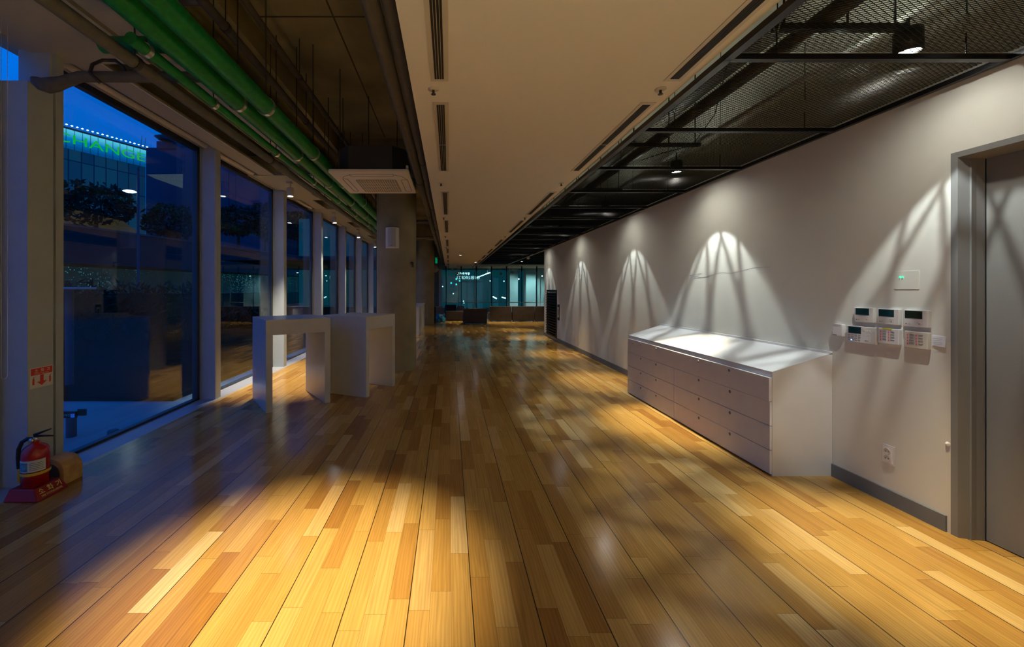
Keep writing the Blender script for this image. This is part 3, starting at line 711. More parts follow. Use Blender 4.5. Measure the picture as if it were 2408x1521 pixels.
for i, (r, lc) in enumerate((((2015.5,722,2061,756), 'lcd'), ((2070,724.5,2121.5,761), 'lcd'), ((2131.5,727.5,2190.5,767), 'lcd2'))):
    t, g = device('thermostat', r, .022, 'white '+names[i], 'device', 'thermostat', 'thermostats with dark screens by the door')
    onw(t, g, .08, .78, .06, .50, .022, .001, 'screen', lc)
    onw(t, g, .10, .15, .80, .86, .022, .001, 'logo', 'print'); wtext('LG', .011, g, .24, .83, .022, 'logo_text', 'print', t)
    for (u, v) in ((.58,.66),(.65,.63),(.72,.63),(.58,.76),(.66,.80),(.74,.82)):
        onw(t, g, u-.02, u+.02, v-.03, v+.03, .022, .0012, 'button', 'print' if (u, v) == (.66,.80) else 'device2')
t, g = device('control_panel', (1997,764.5,2066,802), .022, 'wide white control panel with a screen and a blue light in the lower row', 'device', 'control panel')
onw(t, g, .08, .52, .05, .45, .022, .001, 'screen', 'lcd')
for rr_ in range(4):
    for cc in range(4):
        onw(t, g, .06+.12*cc, .14+.12*cc, .54+.10*rr_, .57+.10*rr_, .022, .001, 'key_label', 'print')
onw(t, g, .17, .21, .84, .89, .022, .002, 'blue_light', 'ledb'); wtext('LG', .011, g, .74, .82, .022, 'logo_text', 'print', t); onw(t, g, .66, .69, .79, .85, .022, .001, 'logo', 'print')
for (u, v) in ((.64,.22),(.72,.22),(.80,.24),(.64,.45),(.78,.47)): onw(t, g, u-.02, u+.02, v-.035, v+.035, .022, .0015, 'button', 'device2')
t, g = device('switch_box', (1966.5,761,1989,789), .03, 'small blank white wall box left of the control panels', 'device', 'switch')
onw(t, g, .04, .45, .86, .93, .03, .001, 'mark', 'print'); onw(t, g, .0, .85, .0, .12, .03, .001, 'top_strip', 'device2')
for i, (r, m_, lb) in enumerate((((2071.5,770,2121.5,806), 'device', 'white button panel with a yellow sticker in the lower row'), ((2134,777,2190.5,816), 'device2', 'cream button panel with red marks nearest the paper note'))):
    t, g = device('button_panel', r, .024, lb, m_, 'control panel')
    for c_i, u in enumerate((.17, .55)):
        onw(t, g, u-.05, u+.04, .14, .84, .024, .0008, 'red_strip', mat('pale_red_print', (.75,.45,.45), .6) if 'pale_red_print' not in bpy.data.materials else bpy.data.materials['pale_red_print'])
        for k in range(4):
            onw(t, g, u-.025, u+.015, .20+.17*k, .26+.17*k, .024, .0014, 'lamp_mark', 'printred')
            onw(t, g, u+.07, u+.25, .17+.17*k, .19+.17*k, .024, .001, 'text_line', 'print')
            onw(t, g, u+.07, u+.25, .23+.17*k, .245+.17*k, .024, .001, 'text_line', 'print')
    if i == 0: onw(t, g, .25, .70, -.03, .08, .024, .0015, 'yellow_sticker', 'sticker')
# paper note, slightly lifted
Y0, Y1 = wy(2226), wy(2193); zt = wz(2193, 786); zb = wz(2193, 812)
pn = thing('paper_note', (XW, (Y0+Y1)/2, zb), 'small handwritten white paper note taped beside the grey door frame', 'note')
MB().add([(XW-.002, Y1, zt), (XW-.002, Y0, zt-.004), (XW-.010, Y0, zb-.003), (XW-.004, Y1, zb)], [(0,1,2,3)]).build('sheet', 'paper', pn)
sc_ = MB()
for k in range(5):
    z = zt-.012-(zt-zb)*.17*k; sc_.box(XW-.0075-.001*k, XW-.0070-.001*k, Y0+.012+.004*(k % 3), Y1-.008, z-.0012, z)
sc_.build('handwriting', 'print', pn)
# led plate
t = thing('sensor_plate', (XW, wy(2120), 1.55), 'faint white plate with two small green lights above the thermostats', 'sensor')
mb, g = wbox(2103, 638, 2162, 680, 0, .003); mb.build('plate', 'wall', t, .001)
for x in (2117.5, 2124): MB().lathe([(0,.003),(.003,.003),(.0045,0)], (XW-.005, wy(x), wz(x, 651.5)), 10, Matrix.Rotation(-PI/2, 4, 'Y')).build('green_light', 'led', t)
# outlet
t = thing('power_outlet', (XW, wy(2090), .3), 'white double power socket low on the wall left of the grey door', 'socket')
mb, g = wbox(2075.5, 1041, 2105, 1086, 0, .008); mb.build('plate', 'device', t, .002)
onw(t, g, .12, .88, .10, .90, .008, .003, 'inner_plate', 'edge')
for v in (.32, .68):
    Y_ = (g[0]+g[1])/2; z_ = g[3]-(g[3]-g[2])*v; Mh = Matrix.Rotation(-PI/2, 4, 'Y')
    MB().lathe([(0,.0015),(.018,.0015),(.020,.004),(.022,.004),(.022,-.002)], (XW-.011, Y_, z_), 24, Mh).build('socket_ring', 'device2', t)
    for s_ in (-1, 1): MB().lathe([(0,.0025),(.004,.0025),(.004,0)], (XW-.012, Y_+s_*.009, z_), 8, Mh).build('pin_hole', 'hole', t)
for i, x in enumerate((1350, 1355.5, 1360.5)):
    tag(wbox(x-1.6, 789, x+1.6, 802, 0, .006)[0].build('wall_socket', 'device2'), '%s of the tiny sockets low on the wall between chest and louvre' % ['leftmost', 'middle one', 'rightmost'][i], 'socket')
# scratch line on the wall
def wl(x, y): return (XW-.001, wy(x), wz(x, y))
sp_ = [(1812,627),(1770,630),(1740,638),(1715,643),(1700,640),(1680,645),(1665,650),(1650,653),(1640,650),(1622,647),(1630,645),(1650,643),(1638,650),(1632,655),(1648,653),(1668,651)]
tag(MB().tube([wl(*p) for p in sp_], .0009, 4).build('wall_scribble', 'doorframe'), 'thin wandering pencil scratch on the white wall above the chest', 'scratch')
# damaged patch beside the door frame
tag(MB().lathe([(0,.010),(.008,.008),(.014,0)], (XW, 2.452, .545), 9, Matrix.Rotation(-PI/2, 4, 'Y')).build('wall_bumper', 'edge'), 'small white stop on the wall touching the grey door frame', 'door stop')
# louvre and call box at the far end of the wall
t = thing('louvre_grille', (XW, 11.95, .1), 'tall black louvred grille near the far end of the right wall', 'louvre')
MB().box(XW-.02, XW-.002, 11.38, 12.52, .08, .11).box(XW-.02, XW-.002, 11.38, 12.52, 1.44, 1.47).box(XW-.02, XW-.002, 11.38, 11.41, .08, 1.47).box(XW-.02, XW-.002, 12.49, 12.52, .08, 1.47).build('louvre_frame', 'black', t)
MB().box(XW-.004, XW-.001, 11.4, 12.5, .1, 1.45).build('back_plate', 'black', t)
lv = MB()
for k in range(17):
    z = .14+.078*k; lv.add([(XW-.004, 11.41, z+.04), (XW-.004, 12.49, z+.04), (XW-.05, 12.49, z), (XW-.05, 11.41, z), (XW-.05, 11.41, z-.006), (XW-.05, 12.49, z-.006)], [(0,1,2,3), (3,2,5,4)])
lv.build('slats', mat('glossy_black_slat', (.02,.02,.02), .2, metal=.6), t)
t = thing('call_box', (XW, 11.2, 1.0), 'narrow dark call box just right of the black louvre', 'call box')
MB().box(XW-.012, XW, 11.10, 11.28, .62, 1.06).build('case', 'black', t); MB().box(XW-.014, XW-.012, 11.13, 11.25, .70, .98).build('window', 'device2', t); MB().box(XW-.0155, XW-.014, 11.16, 11.22, .76, .93).build('switch', 'black', t)

# ------------------------------------------------------------------ fire extinguisher group
ex = thing('extinguisher_stand', (-3.005, 2.90, 0), 'red plastic extinguisher stand with yellow lettering on the floor at the left', 'stand')
x0, x1, y0, y1 = -3.125, -2.885, 2.785, 3.015
ins = .045; zt = .085
vs = [(x0,y0,0),(x1,y0,0),(x1,y1,0),(x0,y1,0),(x0,y0,.012),(x1,y0,.012),(x1,y1,.012),(x0,y1,.012),(x0+.02,y0+.02,zt),(x1-ins,y0+.02,zt),(x1-ins,y1-.02,zt),(x0+.02,y1-.02,zt)]
MB().add(vs, [(3,2,1,0),(0,1,5,4),(1,2,6,5),(2,3,7,6),(3,0,4,7),(4,5,9,8),(5,6,10,9),(6,7,11,10),(7,4,8,11),(8,9,10,11)]).build('stand_body', 'redbase', ex, .006)
sl = Vector((-ins, 0, zt-.012)); nrm = Vector((zt-.012, 0, ins)).normalized()
o_ = Vector((x1, y0+.035, .012))+sl*.40+nrm*.0015
strokes(MB(), ['so','hwa','gi'], basis(o_, (0,1,0), sl), .040, .55, .13).build('lettering', 'gold', ex)
text_mesh('FIRE EXTINGUISHER', .02, basis(Vector((x1, (y0+y1)/2, .012))+sl*.20+nrm*.0015, (0,1,0), sl), 'lettering', 'gold', ex, .15)
E = thing('fire_extinguisher', (-3.015, 2.90, .085), 'red fire extinguisher with black hose and handle standing in its stand', 'fire extinguisher')
ec = (-3.015, 2.90, 0)
MB().lathe([(0,.08),(.078,.08),(.078,.30),(.076,.325),(.066,.348),(.048,.365),(.026,.375),(.022,.395),(0,.395)], ec, 40).build('cylinder', 'red', E)
MB().lathe([(.0792,.165),(.081,.168),(.081,.182),(.0792,.185)], ec, 40).build('band', 'yellow', E)
def arcpatch(a0, a1, z0, z1, r, n=16, sl_=0):
    vs = []; fs = []
    for k in range(n+1):
        a = a0+(a1-a0)*k/n
        for z in (z0, z1): vs.append((ec[0]+r*math.cos(a), ec[1]+r*math.sin(a), z))
    for k in range(n): fs.append((2*k, 2*k+2, 2*k+3, 2*k+1))
    return MB().add(vs, fs, True)
arcpatch(-PI*.85, -PI*.02, .192, .275, .0787).build('label_sheet', 'labelp', E)
arcpatch(-PI*.80, -PI*.42, .20, .262, .0790).build('label_print', 'labelb', E)
lp = arcpatch(-PI*.38, -PI*.06, .205, .209, .0790)
for z in (.217,.229,.241,.253): lp.add(*(lambda m__: (m__.v, m__.f))(arcpatch(-PI*.38, -PI*.08, z, z+.004, .0790)))
lp.build('label_print', 'print', E)
MB().lathe([(0,.39),(.014,.39),(.014,.42),(0,.42)], ec, 16).build('valve', 'steel', E)
MB().lathe([(0,0),(.015,0),(.015,.012),(0,.012)], (ec[0]-.005, ec[1]-.02, .405), 16, Matrix.Rotation(PI/2, 4, 'X')).build('gauge', 'steel', E)
MB().tube([(ec[0]-.01, ec[1], .425), (ec[0]+.05, ec[1]+.015, .425), (ec[0]+.10, ec[1]+.03, .42)], [.009,.007,.005], 8).build('handle', 'black', E)
MB().tube([(ec[0]-.012, ec[1], .435), (ec[0]+.04, ec[1]+.015, .455), (ec[0]+.085, ec[1]+.03, .472)], [.010,.007,.004], 8).build('lever', 'black', E)
MB().tube([(ec[0]-.01, ec[1]-.005, .408), (ec[0]-.05, ec[1]-.01, .41), (ec[0]-.083, ec[1]-.015, .39), (ec[0]-.102, ec[1]-.02, .34), (ec[0]-.106, ec[1]-.02, .28), (ec[0]-.100, ec[1]-.02, .20)], .0135, 10).build('hose', 'black', E)
MB().tube([(ec[0]-.100, ec[1]-.02, .20), (ec[0]-.098, ec[1]-.02, .10)], [.009,.013], 10).build('nozzle', 'yellow', E)
# wooden block
wb = thing('wooden_block', (-3.055, 3.11, 0), 'pale wooden block with a rounded top behind the fire extinguisher', 'block')
def loaf(w_, h_, n=12):
    r = min(w_*.85, h_*.55); p = [(-w_, 0), (w_, 0)]
    for k in range(n+1):
        a = PI*k/n; p.append((w_*math.cos(a) if True else 0, h_-r+r*math.sin(a)))
    return p
MB().prism(loaf(.118, .20), 3.035, 3.19, Matrix(((1,0,0,-3.055),(0,0,1,0),(0,1,0,0),(0,0,0,1)))).build('block_body', 'wood', wb, .006)
MB().prism(loaf(.090, .165), 3.028, 3.036, Matrix(((1,0,0,-3.062),(0,0,1,0),(0,1,0,0),(0,0,0,1)))).build('end_face', 'woodend', wb)
# fire sign on the big mullion (faces +X)
fs_ = thing('fire_sign', (XM, 3.1, .85), 'red and white fire extinguisher sign with an arrow on the post at the left', 'sign')
SY0, SY1 = 3.015, 3.19; SZ1 = EYE-(857-PY)/F*SY1; SZ0 = EYE-(903-PY)/F*SY1
MB().box(XM, XM+.002, SY0, SY1, SZ0, SZ1).build('sign_plate', 'signwhite', fs_)
hh = SZ1-SZ0; ww = SY1-SY0
MB().box(XM+.002, XM+.0028, SY0+.006, SY1-.006, SZ1-hh*.36, SZ1-.005).build('red_panel', 'signred', fs_)
Ms = basis((XM+.0029, SY0, SZ0), (0,1,0), (0,0,1))
strokes(MB(), ['so','hwa','gi'], basis((XM+.0029, SY0+.034, SZ1-hh*.245), (0,1,0), (0,0,1)), .026, .75, .13, .0003).build('lettering', 'signwhite', fs_)
text_mesh('Fire Extinguisher', .010, basis((XM+.0030, (SY0+SY1)/2, SZ1-hh*.30), (0,1,0), (0,0,1)), 'lettering', 'signwhite', fs_, ww*.62, .0001)
MB().prism([(ww*.42, hh*.62), (ww*.58, hh*.62), (ww*.58, hh*.30), (ww*.72, hh*.30), (ww*.5, hh*.09), (ww*.28, hh*.30), (ww*.42, hh*.30)], 0, .0004, Ms).build('arrow', 'signred', fs_)
for u in (.14, .86):
    MB().prism([(ww*(u-.04), hh*.18), (ww*(u+.04), hh*.18), (ww*(u+.04), hh*.45), (ww*(u+.015), hh*.50), (ww*(u-.015), hh*.50), (ww*(u-.04), hh*.45)], 0, .0004, Ms).build('pictogram', 'signred', fs_)
    MB().prism([(ww*(u-.01), hh*.50), (ww*(u+.08), hh*.54), (ww*(u+.08), hh*.56), (ww*(u-.01), hh*.54)], 0, .0004, Ms).build('pictogram', 'print', fs_)

# ------------------------------------------------------------------ far lounge
def sofa(x0, x1, y, z1, dpt, label, panels=1, h=.0):
    t = thing('lounge_sofa', ((x0+x1)/2, y, 0), label, 'sofa', 'dark brown lounge seats')
    n = panels; wd = (x1-x0)/n
    for k in range(n):
        MB().box(x0+wd*k+.008, x0+wd*(k+1)-.008, y, y+.14, .03, z1).build('back_panel', 'sofa', t, .02)
    MB().box(x0, x1, y+.14, y+dpt, .05, .40).build('seat', 'sofa', t, .03)
    for X in (x0+.06, x1-.06):
        MB().box(X-.03, X+.03, y+.02, y+.08, 0, .05).build('leg', 'black', t)
    return t
P = lambda x, Y: (x-PX)/F*Y
sofa(P(1151,18.2), P(1204,18.2), 18.2, .70, .85, 'high-backed dark sofa section left of the row by the far glass wall')
sofa(P(1204.5,18.2), P(1258,18.2), 18.2, .70, .85, 'high-backed dark sofa section in the middle of the row by the far glass wall')
sofa(P(1258.5,18.2), P(1312,18.2), 18.2, .70, .85, 'high-backed dark sofa section partly hidden behind the end of the right wall')
sofa(P(1089,16.9), P(1146,16.9), 16.9, .67, .7, 'dark brown box seat standing alone in front of the lounge')
sofa(P(1047,18.7), P(1090,18.7), 18.7, .46, .7, 'low dark bench left of the standing box seat')
t = thing('armchair', (P(1034,20), 20, 0), 'taupe armchair left of the low dark bench', 'armchair')
MB().box(P(1022,20), P(1043,20), 20, 20.15, .12, .62).build('backrest', 'sofalight', t, .05); MB().box(P(1022,20), P(1043,20), 20.15, 20.7, .1, .4).build('seat', 'sofalight', t, .04)
for X in (P(1024,20), P(1041,20)): MB().box(X-.02, X+.02, 20.02, 20.08, 0, .12).build('leg', 'black', t)
for i, (a, b, y) in enumerate(((1075, 1091, 21.0), (1046, 1073, 22.4))):
    t = thing('armchair', (P(a, y), y, 0), ['taupe armchair showing over the low dark bench', 'dark low seat furthest back by the glass'][i], 'armchair')
    MB().box(P(a,y), P(b,y), y, y+.15, .1, .6).build('backrest', ['sofalight','sofa'][i], t, .05); MB().box(P(a,y), P(b,y), y+.15, y+.6, .02, .4).build('seat', ['sofalight','sofa'][i], t, .04)
# black panel standing by far column
tag(MB().box(P(1019,17.2), P(1025,17.2), 17.2, 17.3, 0, .72).build('black_board', 'black', bevel=.004), 'narrow black board standing beside the far column', 'board')
# blue cloth heap
bm = bmesh.new(); bmesh.ops.create_icosphere(bm, subdivisions=4, radius=1)
rnd = random.Random(3)
from mathutils import noise as NZ
for v in bm.verts:
    n_ = NZ.noise(v.co*2.2)*.28+NZ.noise(v.co*5)*.12; v.co *= (1+n_)
    v.co.z = max(v.co.z, -.25)
    v.co = Vector((v.co.x*.26, v.co.y*.25, (v.co.z+.25)*.19))
for f in bm.faces: f.smooth = True
me = bpy.data.meshes.new('blue_bag'); bm.to_mesh(me); bm.free(); me.materials.append(MT['blue'])
o = bpy.data.objects.new('blue_bag', me); col.objects.link(o); o.location = (P(1033, 18.0), 18.0, 0); o.scale = (1.0, 1, 1.5)
tag(o, 'crumpled bright blue plastic sheet lying on the floor near the far armchair', 'plastic sheet')
# white counter behind near column
t = thing('white_counter', (-1.3, 14, 0), 'white counter standing behind the near round column', 'counter')
MB().box(-1.75, -.965, 12.9, 15.6, .9, .94).build('countertop', 'white', t, .004)
MB().box(-1.72, -.985, 12.93, 15.57, .0, .9).build('counter_body', 'white', t)
for k in range(3): MB().box(-.985, -.978, 12.96+.87*k, 13.80+.87*k, .05, .86).build('drawer', 'white', t, .002)
tag(MB().box(P(1023.5,21), P(1028.5,21), 21, 21.06, 2.85, 3.15).build('exit_sign', 'exitg', bevel=.004), 'small green exit sign hanging beside the far column', 'sign')
tag(MB().tube([(-.3, 20.9, 3.0), (P(1026,21), 21.0, 3.12)], .02, 6).build('bracket_arm', 'rod'), 'thin bracket holding the far exit sign', 'bracket')
t = thing('round_mirror', (P(1023,20), 20, 2.6), 'round pale safety mirror below the exit sign', 'mirror')
MB().lathe([(0,.03),(.12,.02),(.17,0)], (P(1022.5,18.5), 18.5, 2.43), 24, Matrix.Rotation(PI/2, 4, 'X')).build('mirror_face', 'acgrille', t)
MB().tube([(P(1022.5,18.5)-.05, 18.52, 2.43), (-.95, 18.6, 2.43), (-.98, 17.45, 2.43)], .012, 6).build('arm', 'rod', t)

# far glass wall
struct('wall_far_left', MB().box(XG, P(1032,YE), YE-.05, YE+.15, 0, ZS), 'column', 'beige wall left of the far glass wall')
struct('wall_far_top', MB().box(P(1032,YE), XR, YE, YE+.1, 2.69, ZS), 'soffit')
struct('trim_80', MB().box(P(1032,YE), P(1039,YE), YE-.03, YE+.1, 0, 2.69), 'partition', 'white post at the left end of the far glass wall')
for i in range(8):
    x0_ = P(1039,YE)+i*1.0; x1_ = min(x0_+1.0, XR)
    wnd = thing('window_%d' % (30+i), ((x0_+x1_)/2, YE, 0), 'tall pane of the far glass wall', kind='structure')
    MB().box(x0_, x1_, YE+.03, YE+.036, 0, 2.69).build('glass_pane', 'glassfar', wnd)
    MB().box(x1_-.025, x1_+.025, YE-.01, YE+.06, 0, 2.69).box(x0_, x1_, YE-.005, YE+.05, .65, .70).build('window_frame', 'partition', wnd)
for i in range(9):
    X = P(1049,21.9)+.832*i
    t = thing('hanging_post', (X, 21.9, 0), '%s slim dark post from the left before the far glass wall' % ordn[min(i, 8)], 'post', 'slim dark posts before the far glass')
    MB().tube([(X, 21.9, 0), (X, 21.9, 2.74)], .021, 8).build('post', 'darkframe', t)
    MB().tube([(X, 21.9, 2.45), (X, 21.9, 2.74)], .035, 8).build('top_fitting', 'blackmetal', t)
# glass screen hung between
gs = MB().box(P(1040,22), 7.5, 21.942, 21.947, .7, 2.6)
tag(gs.build('glass_screen', 'glassfar'), 'clear glass screen running between the slim dark posts', 'glass screen')
# thin pipe with ring in far ceiling
t = thing('hanging_pipe', (2.5, 15, 2.7), 'thin pale pipe slanting under the far mesh ceiling with a camera on it', 'pipe')
MB().tube([at(1195,621,20.0), at(1284,587,12.6)], .018, 8).build('pipe_run', 'lampbody', t)
MB().lathe([(0,-.05),(.05,-.03),(.07,0),(.07,.05),(0,.07)], at(1242,607,15.4), 16).build('camera_dome', 'lampbody', t)
# little hanging lamps near far glass
for i, (x, y) in enumerate(((1205,640),(1220,640),(1075,641),(1064,634),(1178,644))):
    p_ = at(x, y, 21.5)
    tag(MB().box(p_.x-.06, p_.x+.06, 21.5, 21.6, p_.z-.06, p_.z+.07).tube([(p_.x, 21.55, p_.z), (p_.x, 21.55, 2.76)], .01, 6).build('projector_box', 'partition', bevel=.006), '%s small white box hung high before the far glass' % ordn[i], 'hanging box', 'white boxes hung before the far glass')

# beyond the far glass: white pillars, lit sign, dusk interior
def ext(name, mb, m, label, cat, group=None, bevel=0):
    o = mb.build(name, m, bevel=bevel); return tag(o, label, cat, group)
ext('white_pillar', MB().box(P(1199,26), P(1218,26), 26, 26.5, 0, 3.2), 'partition', 'pale square pillar behind the far glass, left one', 'pillar')
ext('white_pillar', MB().box(P(1237,26), P(1260,26), 26, 26.6, 0, 3.2), 'partition', 'bright pale pillar behind the far glass, middle one', 'pillar')
ext('white_pillar', MB().box(P(1263,26), P(1300,26), 26.2, 26.8, 0, 3.2), 'partition', 'pale pillar behind the far glass beside the right wall end', 'pillar')
darkm0 = mat('court_ceiling_paint', (.03,.04,.045), .8)
teal = mat('teal_dusk_wall', (.05,.10,.11), .7, emis=(.002,.050,.070), estr=.75, noise=.3, nscale=.4)  # teal glow of the wall is painted in as emission
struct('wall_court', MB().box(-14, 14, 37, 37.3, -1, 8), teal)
for i, (a, b) in enumerate(((1083, 1096), (1100, 1111), (1122, 1135), (1160, 1172))):
    ext('standing_screen', MB().box(P(a,36), P(b,36), 36, 36.1, -.5, 2.2+.1*i), mat('court_panel_%d' % i, (.08,.12,.13), .6, emis=(.01,.075,.11), estr=.7), '%s tall dim panel in the courtyard behind the far glass' % ordn[i], 'panel', 'dim panels across the courtyard')
signm = mat('lit_white_sign', (1,1,1), .5, emis=(.85,.95,1), estr=1.5)
lt = thing('lit_sign', (P(1100,30), 30, 2.4), 'glowing white lettering sign seen through the far glass', 'sign')
text_mesh('ACC ARCHIVE & RESEARCH', .36, basis(at(1101,653,30), (1,0,0), (0,0,1)), 'lettering', signm, lt, P(1128,30)-P(1074,30), .01)
strokes(MB(), ['mun','hwa','ju','cha','jang'], basis(at(1075,650,30)+Vector((0,0,.13)), (1,0,0), (0,0,1)), .17, .15, .16, .01).build('lettering', signm, lt)
ext('sign_board', MB().box(P(1070,30.2), P(1135,30.2), 30.2, 30.3, 2.0, 2.05), 'darkframe', 'thin dark rail carrying the glowing lettering', 'rail')
em_t = mat('teal_glow', (.1,.6,.7), .5, emis=(.05,.75,.9), estr=1.5); em_w = mat('white_glow', (1,1,1), .5, emis=(.8,.95,1), estr=6)
for i, (x, y) in enumerate(((1073,656),(1081,660),(1061,665.5),(1073,668.5))):
    p_ = at(x, y, 33); ext('glow_tile', MB().box(p_.x-.06, p_.x+.06, 33, 33.05, p_.z-.07, p_.z+.07), em_t, '%s small turquoise lit square behind the far glass' % ordn[i], 'light', 'turquoise lights behind the far glass')
for i in range(9):  # glowing boxes on stems imitate indoor lamps reflected in the far glass
    p_ = at(1122+i*3.6, 652.5-i*1.4, 33-i*1.1); tl_ = thing('lamp_reflection', p_, '%s imitated lamp reflection in the slanting row of white lights in the far glass' % ordn[i], 'lamp', 'row of imitated lamp reflections in the far glass')
    MB().box(p_.x-.05, p_.x+.05, p_.y, p_.y+.05, p_.z-.025, p_.z+.025).build('lens', em_w, tl_); MB().tube([(p_.x, p_.y+.03, p_.z+.02), (p_.x, p_.y+.03, 3.25)], .02, 6).build('stem', 'partition', tl_)
    #'%s imitated lamp reflection in the slanting row of white lights in the far glass' % ordn[i], 'lamp', 'row of imitated lamp reflections in the far glass')
for x_, W in ((1208, 90), (1248, 120), (1272, 90), (1130, 60), (1060, 60)):  # added fill spots that brighten the pillars and the far frames
    spot_light('court_fill', (P(x_,25), 25.0, 3.15), (P(x_,25), 25.35, 0), W*1.8, 100, .8, (.85,.95,1), .05)
struct('ceiling_court', MB().box(-14, 14, YE+.15, 37, 3.25, 3.5), darkm0)
for i, (x, y, x2, y2) in enumerate(((1159,697.5,1168,702),(1180,698.5,1189,701))):
    ext('light_line', MB().tube([at(x,y,34), at(x2,y2,34)], .05, 6), em_w, '%s short slanting bright streak low behind the far glass' % ordn[i], 'light', 'bright light streaks behind the far glass')
for i, (x, y) in enumerate(((1041,673.5),(1066,690),(1090,708),(1091,712),(1220,656),(1152.5,660.5),(1185,661),(1275,649))):  # glowing points stand in for reflections of the indoor lamps
    ext('lamp_reflection', MB().lathe([(0,-.05),(.05,0),(0,.05)], at(x,y,25.4 if x > 1200 else 33), 8), em_w, '%s scattered white point imitating a lamp reflection in the far glass' % ordn[min(i,9)], 'lamp', 'scattered imitated lamp reflections in the far glass')
ext('green_pipe_reflection', MB().box(P(1038,29), P(1085,29), 29, 29.1, 2.55, 2.62).box(P(1150,29), P(1185,29), 29, 29.1, 2.6, 2.67), mat('green_reflection_glow', (.0,.12,.05), .5, emis=(0,.10,.04), estr=.5), 'green bar imitating a pipe reflection high in the far glass', 'pipe')  # glowing bars imitate the indoor green pipes reflected in the glass

# ------------------------------------------------------------------ outside on the left
plaza = mat('plaza_paving', (.24,.27,.30), .6, noise=.1, nscale=1.0)
darkm = mat('dark_mass', (.018,.024,.028), .8, noise=.4, nscale=.5)
struct('ground', MB().box(-140, XG-.08, -10, 120, -.5, -.25), plaza)
struct('ground_court', MB().box(XG-.08, 14, YE+.15, 60, -.5, -.25), mat('court_ground', (.08,.1,.1), .6))
grass = mat('dark_grass', (.008,.014,.012), 1.0, spec=0, noise=.5, nscale=2)
struct('ground_planting', MB().box(-80, -4.3, 6.2, 90, -.25, -.18), grass)
# low retaining wall and raised terrace with railing
def wallseg(nm, pa, pb, z0, z1, th, m, label, cat):
    a = Vector((*pa, 0)); b = Vector((*pb, 0)); d_ = (b-a); L_ = d_.length; d_.normalize()
    M = basis(a, d_, (-d_.y, d_.x, 0)); return ext(nm, MB().box(0, L_, 0, th, z0, z1, M), m, label, cat)
wallseg('terrace_wall', (-24, 6), (-10, 60), -.25, 1.15, .5, darkm, 'long low dark wall across the plaza outside', 'wall')
wallseg('terrace_slab', (-27, 2), (-11, 75), 3.0, 5.2, 12, mat('slab_dark', (.022,.028,.032), .8), 'dark raised terrace roof slab outside the windows', 'terrace')
# screened lit facade under slab
scr = bpy.data.materials.new('screen_glow'); scr.use_nodes = True; nt = scr.node_tree; b_ = nt.nodes['Principled BSDF']
b_.inputs['Base Color'].default_value = (.03,.05,.06,1); b_.inputs['Roughness'].default_value = .8
tcn = nt.nodes.new('ShaderNodeTexCoord'); vo = nt.nodes.new('ShaderNodeTexVoronoi'); vo.inputs['Scale'].default_value = 7; vo.inputs['Randomness'].default_value = .75
no_ = nt.nodes.new('ShaderNodeTexNoise'); no_.inputs['Scale'].default_value = .35; no_.inputs['Detail'].default_value = 3
nt.links.new(tcn.outputs['Object'], vo.inputs['Vector']); nt.links.new(tcn.outputs['Object'], no_.inputs['Vector'])
lt1 = nt.nodes.new('ShaderNodeMath'); lt1.operation = 'LESS_THAN'; lt1.inputs[1].default_value = .22; nt.links.new(vo.outputs['Distance'], lt1.inputs[0])
rmp = nt.nodes.new('ShaderNodeValToRGB'); rmp.color_ramp.elements[0].position = .42; rmp.color_ramp.elements[1].position = .62; nt.links.new(no_.outputs['Fac'], rmp.inputs[0])
mm = nt.nodes.new('ShaderNodeMath'); mm.operation = 'MULTIPLY'; nt.links.new(lt1.outputs[0], mm.inputs[0]); nt.links.new(rmp.outputs[0], mm.inputs[1])
m2 = nt.nodes.new('ShaderNodeMath'); m2.operation = 'MULTIPLY_ADD'; m2.inputs[1].default_value = 1.2; m2.inputs[2].default_value = .03; nt.links.new(mm.outputs[0], m2.inputs[0])
b_.inputs['Emission Color'].default_value = (.07,.38,.50,1); nt.links.new(m2.outputs[0], b_.inputs['Emission Strength'])
wallseg('screen_facade', (-30, 4), (-13.5, 72), 1.1, 2.95, .3, scr, 'perforated facade glimmering with lights under the terrace slab', 'facade')
wallseg('terrace_rail', (-26.9, 2), (-10.9, 75), 5.2, 5.3, .05, 'darkframe', 'thin rail along the edge of the raised terrace outside', 'railing')
# trees
def tree(x, y, Yd, rw, rh, label, trunk=True, z=None, seed=1, m='leaf'):
    p_ = at(x, y, Yd); rn = random.Random(seed)
    t = thing('tree', (p_.x, p_.y, 5.2 if Yd > 20 else -.25), label, 'tree', 'dark trees outside the windows')
    mb = MB(); n = 1500
    for k in range(n):
        while True:
            q = Vector((rn.uniform(-1,1), rn.uniform(-1,1), rn.uniform(-1,1)))
            if q.length < 1: break
        q = q.normalized()*(q.length**.5)
        blob = 1+.35*NZ.noise(q*1.8+Vector((seed*3.1, 0, 0)))
        c0 = Vector((p_.x+q.x*rw*blob, p_.y+q.y*rw*blob, p_.z+q.z*rh*blob)); s_ = rn.uniform(.10,.22)*rw*.55
        a_ = Vector((rn.uniform(-1,1), rn.uniform(-1,1), rn.uniform(-1,1))).normalized(); b2 = a_.cross(Vector((rn.uniform(-1,1), rn.uniform(-1,1), rn.uniform(-1,1)))).normalized()
        mb.add([c0+a_*s_, c0+b2*s_*.5, c0-a_*s_, c0-b2*s_*.5], [(0,1,2,3)])
    mb.build('foliage', MT['leaf'], t)
    MB().tube([(p_.x, p_.y, 5.19 if Yd > 20 else -.25), (p_.x+.1, p_.y, p_.z-rh*.2)], [rw*.08, rw*.04], 8).build('trunk', 'woodend', t)
MT['leaf'] = mat('night_foliage', (.012,.028,.014), .9)
